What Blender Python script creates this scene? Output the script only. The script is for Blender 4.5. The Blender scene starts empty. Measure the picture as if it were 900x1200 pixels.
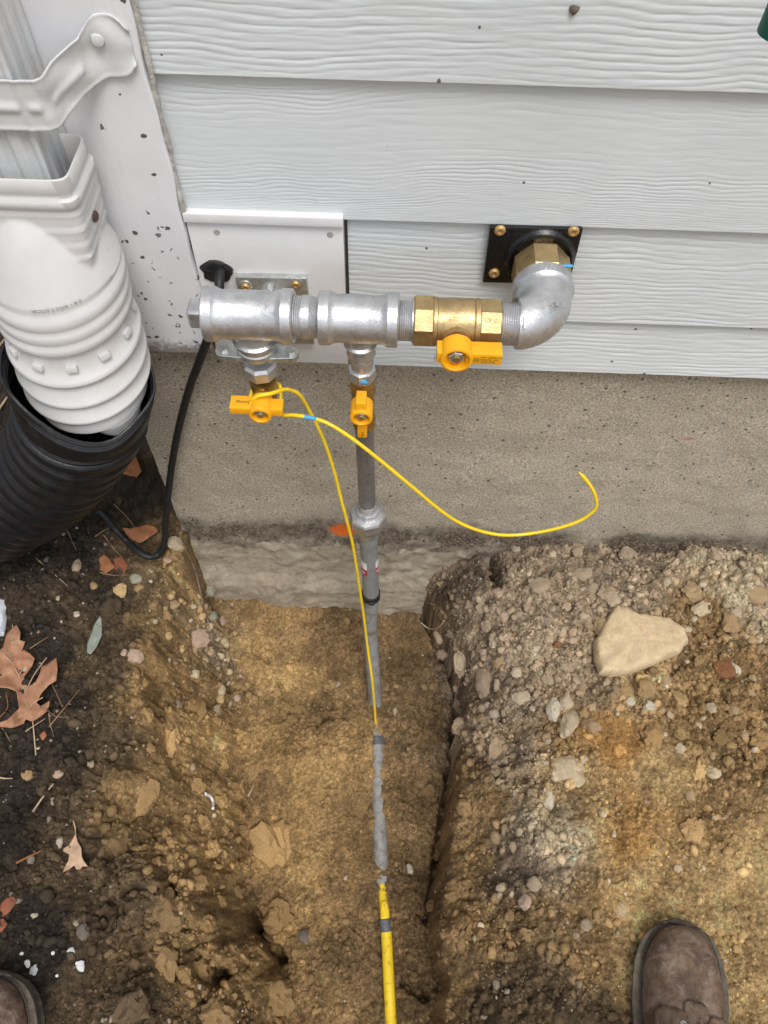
import bpy, bmesh, math, random
import numpy as np
from mathutils import Vector, Matrix
from mathutils.geometry import delaunay_2d_cdt

random.seed(7)
RNG = np.random.default_rng(11)
S = bpy.context.scene
COL = S.collection
rad = math.radians
V = Vector

# ------------------------------------------------------------------ camera
CAM_H, CAM_D = 1.35, 0.776
PITCH, YAW, ROLL = rad(57.6), rad(-0.8), rad(1.4)
FPX = 901.6                                    # focal length in pixels of a 900 x 1200 picture
_f = V((math.sin(YAW)*math.cos(PITCH), math.cos(YAW)*math.cos(PITCH), -math.sin(PITCH)))
_r0 = V((math.cos(YAW), -math.sin(YAW), 0))
_u0 = _r0.cross(_f)
_r = _r0*math.cos(ROLL) + _u0*math.sin(ROLL)
_u = _u0*math.cos(ROLL) - _r0*math.sin(ROLL)
CAM = V((0, -CAM_D, CAM_H))
cd = bpy.data.cameras.new('camera')
co = bpy.data.objects.new('camera', cd)
COL.objects.link(co)
m = Matrix((_r, _u, -_f)).transposed().to_4x4()
m.translation = CAM
co.matrix_world = m
cd.sensor_fit = 'VERTICAL'
cd.sensor_height = 36
cd.lens = 36*FPX/1200
cd.clip_start = 0.02
cd.clip_end = 500
S.camera = co

# ------------------------------------------------------------------ daylight (overcast)
SUN_EL, SUN_AZ = rad(64), rad(160)
w = bpy.data.worlds.new('World')
S.world = w
w.use_nodes = True
nt = w.node_tree
nt.nodes.clear()
sky = nt.nodes.new('ShaderNodeTexSky')
sky.sky_type = 'NISHITA'
sky.sun_disc = False
sky.sun_elevation = SUN_EL
sky.sun_rotation = SUN_AZ
sky.air_density = 1.0
sky.dust_density = 3.0
hs = nt.nodes.new('ShaderNodeHueSaturation')
hs.inputs['Saturation'].default_value = 0.36
bg = nt.nodes.new('ShaderNodeBackground')
bg.inputs['Strength'].default_value = 0.12
out = nt.nodes.new('ShaderNodeOutputWorld')
nt.links.new(sky.outputs[0], hs.inputs['Color'])
nt.links.new(hs.outputs[0], bg.inputs['Color'])
nt.links.new(bg.outputs[0], out.inputs['Surface'])
sd = bpy.data.lights.new('sun', 'SUN')
sd.energy = 1.4
sd.angle = rad(24)
sd.color = (1, .975, .94)
so = bpy.data.objects.new('sun', sd)
COL.objects.link(so)
sdir = V((math.sin(SUN_AZ)*math.cos(SUN_EL), math.cos(SUN_AZ)*math.cos(SUN_EL), math.sin(SUN_EL)))
so.rotation_euler = sdir.to_track_quat('Z', 'Y').to_euler()
so.location = sdir*8
S.view_settings.view_transform = 'Standard'
S.view_settings.look = 'None'
S.view_settings.gamma = 1
S.view_settings.exposure = 0.46

# ------------------------------------------------------------------ picture ray helpers (each thing then gets its own true depth)
def ray(px, py):
    return (_f*FPX + _r*(px-450) - _u*(py-600)).normalized()
def P(px, py, y):
    d = ray(px, py)
    return CAM + d*((y-CAM.y)/d.y)
def G(px, py, z):
    d = ray(px, py)
    return CAM + d*((z-CAM.z)/d.z)

# ------------------------------------------------------------------ numpy noise
def _h(ix, iy, seed):
    n = (ix.astype(np.int64)*374761393 + iy.astype(np.int64)*668265263 + seed*1442695041) & 0xffffffff
    n = ((n ^ (n >> 13))*1274126177) & 0xffffffff
    n = ((n ^ (n >> 16))*2246822519) & 0xffffffff
    return ((n ^ (n >> 15)) & 0xffffff)/float(0xffffff)
def perlin(x, y, seed=0):
    x = np.asarray(x, float); y = np.asarray(y, float)
    ix = np.floor(x); iy = np.floor(y)
    fx = x-ix; fy = y-iy
    u = fx*fx*fx*(fx*(fx*6-15)+10); v = fy*fy*fy*(fy*(fy*6-15)+10)
    def g(a, b, dx, dy):
        t = _h(a, b, seed)*2*math.pi
        return np.cos(t)*dx + np.sin(t)*dy
    a = g(ix, iy, fx, fy); b = g(ix+1, iy, fx-1, fy)
    c = g(ix, iy+1, fx, fy-1); d = g(ix+1, iy+1, fx-1, fy-1)
    return (a*(1-u)+b*u)*(1-v) + (c*(1-u)+d*u)*v
def fbm(x, y, seed=0, oct=4, gain=.5):
    s = 0; a = 1.0; f = 1.0
    for i in range(oct):
        s = s + a*perlin(x*f, y*f, seed+i*17)
        a *= gain; f *= 2.03
    return s
def worley(x, y, seed=0):
    ix = np.floor(x); iy = np.floor(y)
    f1 = np.full(x.shape, 9.0); f2 = np.full(x.shape, 9.0); idv = np.zeros(x.shape)
    for dx in (-1, 0, 1):
        for dy in (-1, 0, 1):
            a = ix+dx; b = iy+dy
            d = np.hypot(a+_h(a, b, seed)-x, b+_h(a, b, seed+5)-y)
            nearer = d < f1
            f2 = np.where(nearer, f1, np.minimum(f2, d))
            idv = np.where(nearer, _h(a, b, seed+9), idv)
            f1 = np.where(nearer, d, f1)
    return f1, f2, idv
def sstep(a, b, x):
    t = np.clip((x-a)/(b-a), 0, 1)
    return t*t*(3-2*t)

# ------------------------------------------------------------------ object helpers
def link(name, me, parent=None):
    o = bpy.data.objects.new(name, me)
    COL.objects.link(o)
    if parent is not None:
        o.parent = parent
    return o
def tag(o, label=None, cat=None, group=None, kind=None):
    if label: o['label'] = label
    if cat: o['category'] = cat
    if group: o['group'] = group
    if kind: o['kind'] = kind
    return o
def thing(name, label, cat, loc=(0, 0, 0), group=None):
    o = bpy.data.objects.new(name, None)
    o.empty_display_size = .05
    COL.objects.link(o)
    o.location = loc
    return tag(o, label, cat, group)

class MB:
    """collects world-space shapes, then links them as ONE mesh object"""
    def __init__(s): s.v = []; s.f = []
    def add(s, vs, fs):
        n = len(s.v)
        s.v += [tuple(a) for a in vs]
        s.f += [tuple(i+n for i in f) for f in fs]
        return s
    def lathe(s, o, d, prof, n=32, cap=(True, True), ang=0, up=None):
        o = V(o); d = V(d).normalized()
        if up is None:
            up = V((0, 0, 1)) if abs(d.z) < .9 else V((0, -1, 0))
        u = (up - d*up.dot(d)).normalized(); w_ = d.cross(u)
        vs = []; fs = []
        for t, r in prof:
            for k in range(n):
                a = 2*math.pi*k/n + ang
                vs.append(o + d*t + u*(r*math.cos(a)) + w_*(r*math.sin(a)))
        for i in range(len(prof)-1):
            for k in range(n):
                k2 = (k+1) % n
                fs.append((i*n+k, i*n+k2, (i+1)*n+k2, (i+1)*n+k))
        if cap[0]: fs.append(tuple(range(n-1, -1, -1)))
        if cap[1]: fs.append(tuple((len(prof)-1)*n+k for k in range(n)))
        return s.add(vs, fs)
    def box(s, c, size, rot=None, bev=0):
        bm = bmesh.new()
        bmesh.ops.create_cube(bm, size=1)
        for v in bm.verts: v.co = V((v.co.x*size[0], v.co.y*size[1], v.co.z*size[2]))
        if bev: bmesh.ops.bevel(bm, geom=bm.edges[:], offset=bev, segments=2, affect='EDGES', profile=.6)
        M_ = (rot.to_4x4() if rot is not None else Matrix.Identity(4))
        vs = [V(c) + (M_ @ v.co) for v in bm.verts]
        bm.verts.index_update()
        fs = [[v.index for v in f.verts] for f in bm.faces]
        bm.free()
        return s.add(vs, fs)
    def tube(s, pts, r, n=12, cap=True, step=None):
        pts = [V(p) for p in pts]
        rs = r if isinstance(r, (list, tuple)) else [r]*len(pts)
        vs = []; fs = []
        t0 = (pts[1]-pts[0]).normalized()
        u = t0.orthogonal().normalized()
        for i, p in enumerate(pts):
            a = pts[max(i-1, 0)]; b = pts[min(i+1, len(pts)-1)]
            t = (b-a).normalized()
            u = (u - t*u.dot(t)).normalized()
            w_ = t.cross(u)
            for k in range(n):
                an = 2*math.pi*k/n
                vs.append(p + (u*math.cos(an) + w_*math.sin(an))*rs[i])
        for i in range(len(pts)-1):
            for k in range(n):
                k2 = (k+1) % n
                fs.append((i*n+k, i*n+k2, (i+1)*n+k2, (i+1)*n+k))
        if cap:
            fs.append(tuple(range(n-1, -1, -1)))
            fs.append(tuple((len(pts)-1)*n+k for k in range(n)))
        return s.add(vs, fs)
    def rings(s, rings, cap=(False, False)):
        n = len(rings[0]); vs = [p for r in rings for p in r]; fs = []
        for i in range(len(rings)-1):
            for k in range(n):
                k2 = (k+1) % n
                fs.append((i*n+k, i*n+k2, (i+1)*n+k2, (i+1)*n+k))
        if cap[0]: fs.append(tuple(range(n-1, -1, -1)))
        if cap[1]: fs.append(tuple((len(rings)-1)*n+k for k in range(n)))
        return s.add(vs, fs)
    def grid(s, P_):
        h = len(P_); w_ = len(P_[0])
        fs = [(j*w_+i, j*w_+i+1, (j+1)*w_+i+1, (j+1)*w_+i) for j in range(h-1) for i in range(w_-1)]
        return s.add([p for row in P_ for p in row], fs)
    def build(s, name, mat, parent=None, smooth=True, sharp=35, solid=0, bev=0, fixn=True):
        me = bpy.data.meshes.new(name)
        me.from_pydata(s.v, [], s.f)
        if fixn:
            bm = bmesh.new(); bm.from_mesh(me)
            bmesh.ops.recalc_face_normals(bm, faces=bm.faces[:])
            bm.to_mesh(me); bm.free()
        me.materials.append(mat)
        if smooth:
            me.polygons.foreach_set('use_smooth', [True]*len(me.polygons))
            if sharp: me.set_sharp_from_angle(angle=rad(sharp))
        me.update()
        o = link(name, me)
        if parent is not None:
            c = V(parent.location)
            me.transform(Matrix.Translation(-c))
            if parent.parent is not None:
                me.transform(Matrix.Translation(-V(parent.parent.location)))
            o.parent = parent
        else:
            c = sum((V(q.co) for q in me.vertices), V())/max(1, len(me.vertices))
            me.transform(Matrix.Translation(-c))
            o.location = c
        if solid:
            md = o.modifiers.new('thickness', 'SOLIDIFY'); md.thickness = solid; md.offset = 0
        return o

def spline(pts, k=10):
    pts = [V(p) for p in pts]
    res = []
    n = len(pts)
    for i in range(n-1):
        p0 = pts[max(i-1, 0)]; p1 = pts[i]; p2 = pts[i+1]; p3 = pts[min(i+2, n-1)]
        for j in range(k):
            t = j/k
            res.append(.5*((2*p1) + (p2-p0)*t + (2*p0-5*p1+4*p2-p3)*t*t + (3*p1-p0-3*p2+p3)*t*t*t))
    res.append(pts[-1])
    return res

def np_mesh(name, verts, faces, mat, smooth=True, colors=None):
    """verts (n,3), faces (m,k) numpy -> mesh"""
    me = bpy.data.meshes.new(name)
    nv = len(verts); nf, k = faces.shape
    me.vertices.add(nv)
    me.vertices.foreach_set('co', np.ascontiguousarray(verts, np.float32).ravel())
    me.loops.add(nf*k)
    me.loops.foreach_set('vertex_index', np.ascontiguousarray(faces, np.int32).ravel())
    me.polygons.add(nf)
    me.polygons.foreach_set('loop_start', np.arange(0, nf*k, k, dtype=np.int32))
    me.polygons.foreach_set('loop_total', np.full(nf, k, np.int32))
    me.update(calc_edges=True)
    me.polygons.foreach_set('use_smooth', np.full(nf, smooth))
    if colors is not None:
        at = me.color_attributes.new('Col', 'FLOAT_COLOR', 'POINT')
        c = np.ones((nv, 4), np.float32); c[:, :3] = colors
        at.data.foreach_set('color', c.ravel())
    me.materials.append(mat)
    me.validate()
    return me

# ------------------------------------------------------------------ materials
class NT:
    def __init__(s, name):
        s.m = bpy.data.materials.new(name); s.m.use_nodes = True
        s.t = s.m.node_tree; s.n = s.t.nodes
        s.b = s.n['Principled BSDF']
        s.tc = s.n.new('ShaderNodeTexCoord')
    def new(s, t, **kw):
        q = s.n.new(t)
        for k, v in kw.items(): setattr(q, k, v)
        return q
    def li(s, a, b): s.t.links.new(a, b)
    def noise(s, scale, detail=4, rough=.55, vec=None, dist=0, stretch=None):
        q = s.new('ShaderNodeTexNoise')
        q.inputs['Scale'].default_value = scale; q.inputs['Detail'].default_value = detail
        q.inputs['Roughness'].default_value = rough; q.inputs['Distortion'].default_value = dist
        v = vec or s.tc.outputs['Object']
        if stretch:
            mp = s.new('ShaderNodeMapping'); mp.inputs['Scale'].default_value = stretch
            s.li(v, mp.inputs['Vector']); v = mp.outputs[0]
        s.li(v, q.inputs['Vector'])
        return q.outputs['Fac']
    def voro(s, scale, feature='F1', vec=None):
        q = s.new('ShaderNodeTexVoronoi', feature=feature)
        q.inputs['Scale'].default_value = scale
        s.li(vec or s.tc.outputs['Object'], q.inputs['Vector'])
        return q
    def ramp(s, fac, stops):
        q = s.new('ShaderNodeValToRGB')
        e = q.color_ramp.elements
        e[0].position, e[1].position = stops[0][0], stops[-1][0]
        def c4(c): return tuple(c)+(1,) if isinstance(c, tuple) else (c, c, c, 1)
        e[0].color, e[1].color = c4(stops[0][1]), c4(stops[-1][1])
        for p, c in stops[1:-1]:
            x = e.new(p); x.color = c4(c)
        s.li(fac, q.inputs['Fac'])
        return q.outputs['Color']
    def mix(s, fac, a, b, mode='MIX'):
        q = s.new('ShaderNodeMix', data_type='RGBA', blend_type=mode)
        for sock, val in ((q.inputs[0], fac), (q.inputs[6], a), (q.inputs[7], b)):
            if isinstance(val, (int, float)): sock.default_value = val if sock == q.inputs[0] else (val, val, val, 1)
            elif isinstance(val, tuple): sock.default_value = val+(1,)
            else: s.li(val, sock)
        return q.outputs[2]
    def math(s, op, a, b=None, clamp=False):
        q = s.new('ShaderNodeMath', operation=op, use_clamp=clamp)
        for i, val in enumerate((a, b)):
            if val is None: continue
            if isinstance(val, (int, float)): q.inputs[i].default_value = val
            else: s.li(val, q.inputs[i])
        return q.outputs[0]
    def col(s, c):
        if isinstance(c, tuple): s.b.inputs['Base Color'].default_value = c+(1,)
        else: s.li(c, s.b.inputs['Base Color'])
        return s
    def rough(s, r):
        if isinstance(r, (int, float)): s.b.inputs['Roughness'].default_value = r
        else: s.li(r, s.b.inputs['Roughness'])
        return s
    def metal(s, v):
        s.b.inputs['Metallic'].default_value = v
        return s
    def bump(s, h, dist=.002, strength=1, prev=None):
        q = s.new('ShaderNodeBump')
        q.inputs['Distance'].default_value = dist; q.inputs['Strength'].default_value = strength
        s.li(h, q.inputs['Height'])
        if prev is not None: s.li(prev, q.inputs['Normal'])
        s.li(q.outputs[0], s.b.inputs['Normal'])
        return q.outputs[0]

def M_simple(name, c, rough=.5, metal=0, var=.15, scale=60, bump=0, bscale=300, dirt=0, dirtc=(.06, .045, .03)):
    k = NT(name)
    nf = k.noise(scale, 5, .6)
    lo = tuple(x*(1-var) for x in c); hi = tuple(min(1, x*(1+var)) for x in c)
    cc = k.ramp(nf, [(.3, lo), (.7, hi)])
    if dirt:
        d = k.ramp(k.noise(scale*.7, 8, .7, dist=.6), [(.5, 0.0), (.75, dirt)])
        cc = k.mix(d, cc, dirtc)
    k.col(cc).metal(metal)
    k.rough(k.ramp(k.noise(scale*1.7, 4), [(.3, max(.05, rough-.12)), (.7, min(1, rough+.12))]))
    if bump: k.bump(k.noise(bscale, 4, .6), bump)
    return k.m

MAT = {}
def make_mats():
    # soil sheet and crumbs: soil tones, corner shade among them, come from the Col attribute
    k = NT('soil')
    at = k.new('ShaderNodeAttribute', attribute_name='Col')
    n1 = k.ramp(k.noise(190, 7, .8), [(.38, .5), (.5, 1.0), (.62, 1.5)])
    n2 = k.ramp(k.noise(38, 5, .6), [(.3, .8), (.7, 1.22)])
    c = k.mix(1.0, at.outputs['Color'], n1, 'MULTIPLY')
    c = k.mix(1.0, c, n2, 'MULTIPLY')
    k.col(c).rough(.93)
    k.b.inputs['Specular IOR Level'].default_value = .25
    b = k.bump(k.noise(120, 8, .75), .0075, .9)
    k.bump(k.noise(420, 5, .75), .003, .9, b)
    MAT['soil'] = k.m
    k = NT('crumb')
    at = k.new('ShaderNodeAttribute', attribute_name='Col')
    n1 = k.ramp(k.noise(330, 5, .7), [(.25, .65), (.75, 1.35)])
    k.col(k.mix(1.0, at.outputs['Color'], n1, 'MULTIPLY')).rough(.92)
    k.b.inputs['Specular IOR Level'].default_value = .25
    k.bump(k.noise(480, 5, .7), .002, .9)
    MAT['crumb'] = k.m
    # concrete foundation
    k = NT('concrete')
    o = k.tc.outputs['Object']
    sx = k.new('ShaderNodeSeparateXYZ'); k.li(o, sx.inputs[0])
    base = k.ramp(k.noise(9, 6, .65), [(.3, (.51, .445, .34)), (.7, (.61, .54, .42))])
    fine = k.ramp(k.noise(300, 5, .85), [(.36, .42), (.5, 1.0), (.64, 1.6)])
    base = k.mix(1.0, base, fine, 'MULTIPLY')
    # splashed dirt specks, thicker towards the top
    vo = k.voro(105); sp = k.math('LESS_THAN', vo.outputs['Distance'], k.math('MULTIPLY', k.noise(220, 4), .52))
    hsv = k.new('ShaderNodeSeparateColor'); k.li(vo.outputs['Color'], hsv.inputs[0])
    sel = k.math('GREATER_THAN', hsv.outputs[0], k.ramp(sx.outputs[2], [(.1, .965), (.5, .84)]))
    base = k.mix(k.math('MULTIPLY', k.math('MULTIPLY', sp, sel), .8), base, (.045, .036, .028))
    # below the old grade line the face is earth stained
    zz = k.math('ADD', sx.outputs[2], k.math('MULTIPLY', k.math('SUBTRACT', k.noise(8, 8, .68), .5), .19))
    earth = k.ramp(k.noise(48, 9, .78, dist=.3), [(.32, (.34, .275, .19)), (.5, (.53, .455, .34)), (.75, (.63, .56, .44))])
    smear = k.ramp(k.noise(11, 7, .7, dist=1.2), [(.45, 0.0), (.68, .55)])
    earth = k.mix(smear, earth, (.21, .155, .095))
    below = k.ramp(zz, [(.055, 1.0), (.09, 0.0)])
    base = k.mix(below, base, earth)
    band = k.ramp(zz, [(-.04, 0.0), (.0, .8), (.06, .88), (.095, .15), (.22, 0.0)])
    base = k.mix(k.math('MULTIPLY', band, k.ramp(k.noise(70, 9, .8), [(.35, .15), (.62, 1.0)])), base, (.085, .066, .052))
    # sprayed orange marker spot and red ticks
    def spot(cx, cz, rx, rz, col, soft, base, amt=1.0):
        a = k.math('DIVIDE', k.math('SUBTRACT', sx.outputs[0], cx), rx)
        b_ = k.math('DIVIDE', k.math('SUBTRACT', sx.outputs[2], cz), rz)
        d = k.math('ADD', k.math('MULTIPLY', a, a), k.math('MULTIPLY', b_, b_))
        d = k.math('ADD', d, k.math('MULTIPLY', k.math('SUBTRACT', k.noise(190, 5, .8), .5), 2.0))
        f = k.ramp(d, [(1-soft, amt), (1.0, 0.0)])
        return k.mix(f, base, col)
    q = P(402, 627, -.012)
    base = spot(q.x, q.z, .031, .023, (1.0, .20, .015), .55, base)
    q = P(806, 514, 0)
    base = spot(q.x, q.z, .016, .004, (.6, .12, .06), .9, base, .6)
    q = P(300, 548, 0)
    base = spot(q.x, q.z, .012, .035, (.42, .38, .32), .95, base, .4)
    k.col(base).rough(.9)
    b = k.bump(k.noise(240, 6, .8), .006, .9)
    k.bump(k.noise(800, 3, .6), .0012, .8, b)
    MAT['concrete'] = k.m
    # painted lap siding: colour only, the grain is geometry
    k = NT('siding_paint')
    c = k.ramp(k.noise(5, 4, .6), [(.3, (.565, .60, .61)), (.7, (.61, .645, .655))])
    vo = k.voro(60); hsv = k.new('ShaderNodeSeparateColor'); k.li(vo.outputs['Color'], hsv.inputs[0])
    sp = k.math('MULTIPLY', k.math('LESS_THAN', vo.outputs['Distance'], k.math('MULTIPLY', k.noise(150, 3), .22)), k.math('GREATER_THAN', hsv.outputs[0], .94))
    k.col(k.mix(k.math('MULTIPLY', sp, .85), c, (.05, .04, .03))).rough(.5)
    k.bump(k.noise(700, 3, .6), .0002, .6)
    MAT['siding'] = k.m
    # white trim boards
    k = NT('trim_paint')
    c = k.ramp(k.noise(12, 5, .6), [(.3, (.66, .665, .685)), (.7, (.74, .745, .76))])
    vo = k.voro(75); hsv = k.new('ShaderNodeSeparateColor'); k.li(vo.outputs['Color'], hsv.inputs[0])
    sx = k.new('ShaderNodeSeparateXYZ'); k.li(k.tc.outputs['Object'], sx.inputs[0])
    hi = k.ramp(sx.outputs[2], [(.66, .76), (.86, .97)])
    sp = k.math('MULTIPLY', k.math('LESS_THAN', vo.outputs['Distance'], k.math('MULTIPLY', k.noise(170, 3), .42)), k.math('GREATER_THAN', hsv.outputs[0], hi))
    c = k.mix(k.math('MULTIPLY', sp, .9), c, (.035, .025, .02))
    vo = k.voro(105); hs2 = k.new('ShaderNodeSeparateColor'); k.li(vo.outputs['Color'], hs2.inputs[0])
    hi = k.ramp(sx.outputs[2], [(.62, .80), (.88, .99)])
    sp = k.math('MULTIPLY', k.math('LESS_THAN', vo.outputs['Distance'], k.math('MULTIPLY', k.noise(300, 3), .95)), k.math('GREATER_THAN', hs2.outputs[1], hi))
    c = k.mix(k.math('MULTIPLY', sp, .85), c, (.05, .04, .035))
    low = k.ramp(k.math('ADD', sx.outputs[2], k.math('MULTIPLY', k.noise(60, 6, .75), -.07)), [(.545, .8), (.56, 0.0)])
    c = k.mix(low, c, (.16, .12, .10))
    k.col(c).rough(.55)
    b = k.bump(k.noise(45, 5, .6, stretch=(3, 1, .5)), .0012, .6)
    k.bump(k.noise(300, 3), .0004, .6, b)
    MAT['trim'] = k.m
    MAT['panel'] = M_simple('panel_paint', (.70, .70, .70), .42, var=.05, scale=20, bump=.0003, bscale=250)
    MAT['caulk'] = M_simple('old_caulk', (.42, .41, .38), .8, var=.35, scale=90, bump=.002, bscale=180, dirt=.8, dirtc=(.12, .10, .08))
    MAT['white_metal'] = M_simple('white_enamel', (.59, .60, .60), .35, var=.05, scale=25, bump=.0004, bscale=120, dirt=.12, dirtc=(.4, .4, .38))
    MAT['white_plastic'] = M_simple('white_plastic', (.575, .57, .56), .38, var=.05, scale=22, dirt=.18, dirtc=(.45, .42, .38), bump=.0003, bscale=160)
    k = NT('black_plastic')
    dust = k.ramp(k.noise(70, 7, .7), [(.5, 0.0), (.8, .5)])
    k.col(k.mix(dust, (.006, .0068, .009), (.045, .042, .038)))
    k.rough(k.ramp(k.noise(40, 5), [(.3, .28), (.7, .55)]))
    k.bump(k.noise(220, 4), .0005)
    MAT['black_plastic'] = k.m
    MAT['black_rubber'] = M_simple('black_rubber', (.012, .012, .013), .55, var=.3, scale=60, bump=.0005, bscale=260, dirt=.2, dirtc=(.06, .05, .04))
    MAT['black_paint'] = M_simple('black_enamel', (.006, .006, .007), .28, var=.3, scale=80, bump=.0004, bscale=150, dirt=.08)
    # galvanised fittings
    k = NT('galvanised')
    c = k.ramp(k.noise(60, 6, .65), [(.3, (.50, .505, .515)), (.6, (.61, .615, .625)), (.8, (.70, .705, .71))])
    gr = k.ramp(k.noise(35, 8, .7, dist=1), [(.55, 0.0), (.8, .55)])
    k.col(k.mix(gr, c, (.28, .28, .28))).metal(.82)
    k.rough(k.ramp(k.noise(90, 5), [(.3, .22), (.7, .44)]))
    b = k.bump(k.noise(260, 5, .65), .0005, .7)
    k.bump(k.noise(800, 3), .0003, .7, b)
    MAT['galv'] = k.m
    MAT['steel'] = M_simple('grey_steel', (.29, .29, .295), .36, .7, .15, 50, .0004, 300)
    MAT['zinc'] = M_simple('zinc_plate', (.55, .57, .56), .35, .85, .18, 70, .0005, 240)
    MAT['brass'] = M_simple('brass', (.50, .365, .18), .38, .85, .18, 70, .0003, 400, dirt=.35, dirtc=(.22, .13, .05))
    MAT['brass_dark'] = M_simple('old_brass', (.47, .29, .085), .36, .88, .25, 60, .0006, 280, dirt=.4, dirtc=(.14, .075, .025))
    MAT['screw'] = M_simple('screw_gold', (.50, .32, .13), .5, .55, .2, 200)
    MAT['rust_screw'] = M_simple('rusty_screw', (.10, .065, .05), .7, .3, .4, 200, .0006, 500)
    MAT['handle'] = M_simple('handle_yellow', (.86, .40, .008), .42, 0, .05, 60, .0002, 250, dirt=.05)
    MAT['ink'] = M_simple('black_ink', (.02, .015, .012), .6)
    MAT['wire'] = M_simple('wire_yellow', (.86, .60, .015), .38, 0, .08, 40, dirt=.15, dirtc=(.35, .2, .04))
    MAT['sealant'] = M_simple('blue_sealant', (.07, .36, .62), .4)
    MAT['sleeve'] = M_simple('grey_sleeve', (.235, .245, .245), .45, 0, .12, 40, .0005, 200, dirt=.3, dirtc=(.2, .17, .13))
    k = NT('conduit')
    zc = k.ramp(k.noise(45, 8, .72, dist=.8), [(.47, 0.0), (.68, .9)])
    k.col(k.mix(zc, (.27, .275, .27), (.13, .088, .05))).rough(.6)
    k.bump(k.noise(150, 6), .002)
    MAT['conduit'] = k.m
    k = NT('gas_yellow')
    zc = k.ramp(k.noise(60, 8, .72, dist=.8), [(.52, 0.0), (.72, .85)])
    k.col(k.mix(zc, (.82, .58, .02), (.15, .09, .035))).rough(.5)
    k.bump(k.noise(200, 6), .0008)
    MAT['gas_yellow'] = k.m
    MAT['tape'] = M_simple('grey_tape', (.10, .11, .12), .6, 0, .3, 80, .001, 200, dirt=.4)
    MAT['sticker_white'] = M_simple('sticker_white', (.75, .75, .75), .4, var=.05)
    MAT['sticker_red'] = M_simple('sticker_red', (.45, .02, .05), .4, var=.1)
    # boots
    k = NT('boot_leather')
    n = k.noise(34, 9, .74, dist=.7)
    c = k.ramp(n, [(.34, (.058, .036, .025)), (.46, (.112, .074, .053)), (.57, (.185, .132, .10)), (.70, (.32, .25, .20))])
    red = k.ramp(k.noise(14, 4), [(.52, 0.0), (.75, .4)])
    dirt_ = k.ramp(k.noise(24, 9, .75), [(.5, 0.0), (.7, .55)])
    c = k.mix(dirt_, c, (.26, .185, .11))
    k.col(k.mix(red, c, (.13, .058, .035))).rough(k.ramp(k.noise(60, 5), [(.3, .58), (.7, .85)]))
    b = k.bump(k.noise(90, 6, .65), .002, .7)
    vo = k.voro(420); k.bump(vo.outputs['Distance'], .0006, .5, b)
    k.b.inputs['Specular IOR Level'].default_value = .25
    MAT['leather'] = k.m
    MAT['sole'] = M_simple('boot_sole', (.095, .076, .056), .75, 0, .4, 60, .002, 150, dirt=.5, dirtc=(.16, .12, .08))
    MAT['lace'] = M_simple('boot_lace', (.085, .06, .045), .8, 0, .3, 200, .001, 600)
    MAT['denim'] = M_simple('trouser_cloth', (.04, .045, .06), .9, 0, .2, 200, .001, 500)
    MAT['green'] = M_simple('green_paint', (.0, .085, .065), .45, 0, .15, 30)
    # leaves, wood
    for nm, a, b_ in (('leaf_tan', (.30, .135, .068), (.43, .22, .125)), ('leaf_rust', (.22, .075, .025), (.36, .15, .06)),
                      ('leaf_pale', (.42, .27, .16), (.55, .38, .25)), ('leaf_red', (.16, .045, .02), (.30, .10, .045)),
                      ('leaf_grey', (.20, .225, .18), (.27, .295, .245))):
        k = NT(nm)
        c = k.ramp(k.noise(55, 7, .65), [(.3, a), (.7, b_)])
        d = k.ramp(k.noise(38, 8, .75, dist=.7), [(.55, 0.0), (.75, .75)])
        k.col(k.mix(d, c, (.12, .085, .055))).rough(.7)
        k.bump(k.noise(260, 5), .0012)
        MAT[nm] = k.m
    MAT['needle'] = M_simple('dry_needle', (.34, .21, .11), .8, 0, .3, 60)
    MAT['stick'] = M_simple('dry_stick', (.40, .30, .19), .8, 0, .3, 60, .001, 200)
    MAT['root'] = M_simple('grey_root', (.17, .13, .10), .9, 0, .3, 90, .001, 250)
    MAT['fleck'] = M_simple('white_flake', (.80, .80, .80), .7, 0, .08, 200, .0006, 400)
STONE_M = {}
def stone_mat(name, c, dirt=.7, dirtc=(.20, .14, .085), sp=.25):
    if name in STONE_M: return STONE_M[name]
    k = NT('stone_'+name)
    lo = tuple(x*(1-sp) for x in c); hi = tuple(min(.9, x*(1+sp)) for x in c)
    cc = k.ramp(k.noise(70, 8, .7), [(.28, lo), (.5, c), (.72, hi)])
    d = k.ramp(k.noise(48, 9, .75, dist=.5), [(.50, 0.0), (.72, dirt)])
    k.col(k.mix(d, cc, dirtc)).rough(.88)
    b = k.bump(k.noise(130, 7, .7), .003, .8)
    k.bump(k.noise(600, 4, .7), .0009, .7, b)
    STONE_M[name] = k.m
    return k.m
make_mats()
SC = {'cream': (.47, .375, .24), 'tan': (.34, .24, .13), 'grey': (.315, .24, .16), 'pale': (.42, .335, .225), 'white': (.47, .41, .305),
      'rust': (.20, .085, .032), 'ochre': (.32, .21, .095), 'pink': (.40, .285, .21), 'green': (.27, .265, .19), 'brown': (.28, .19, .10),
      'dark': (.14, .115, .09), 'gold': (.46, .33, .15)}
for a, c in SC.items(): stone_mat(a, c)


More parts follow.
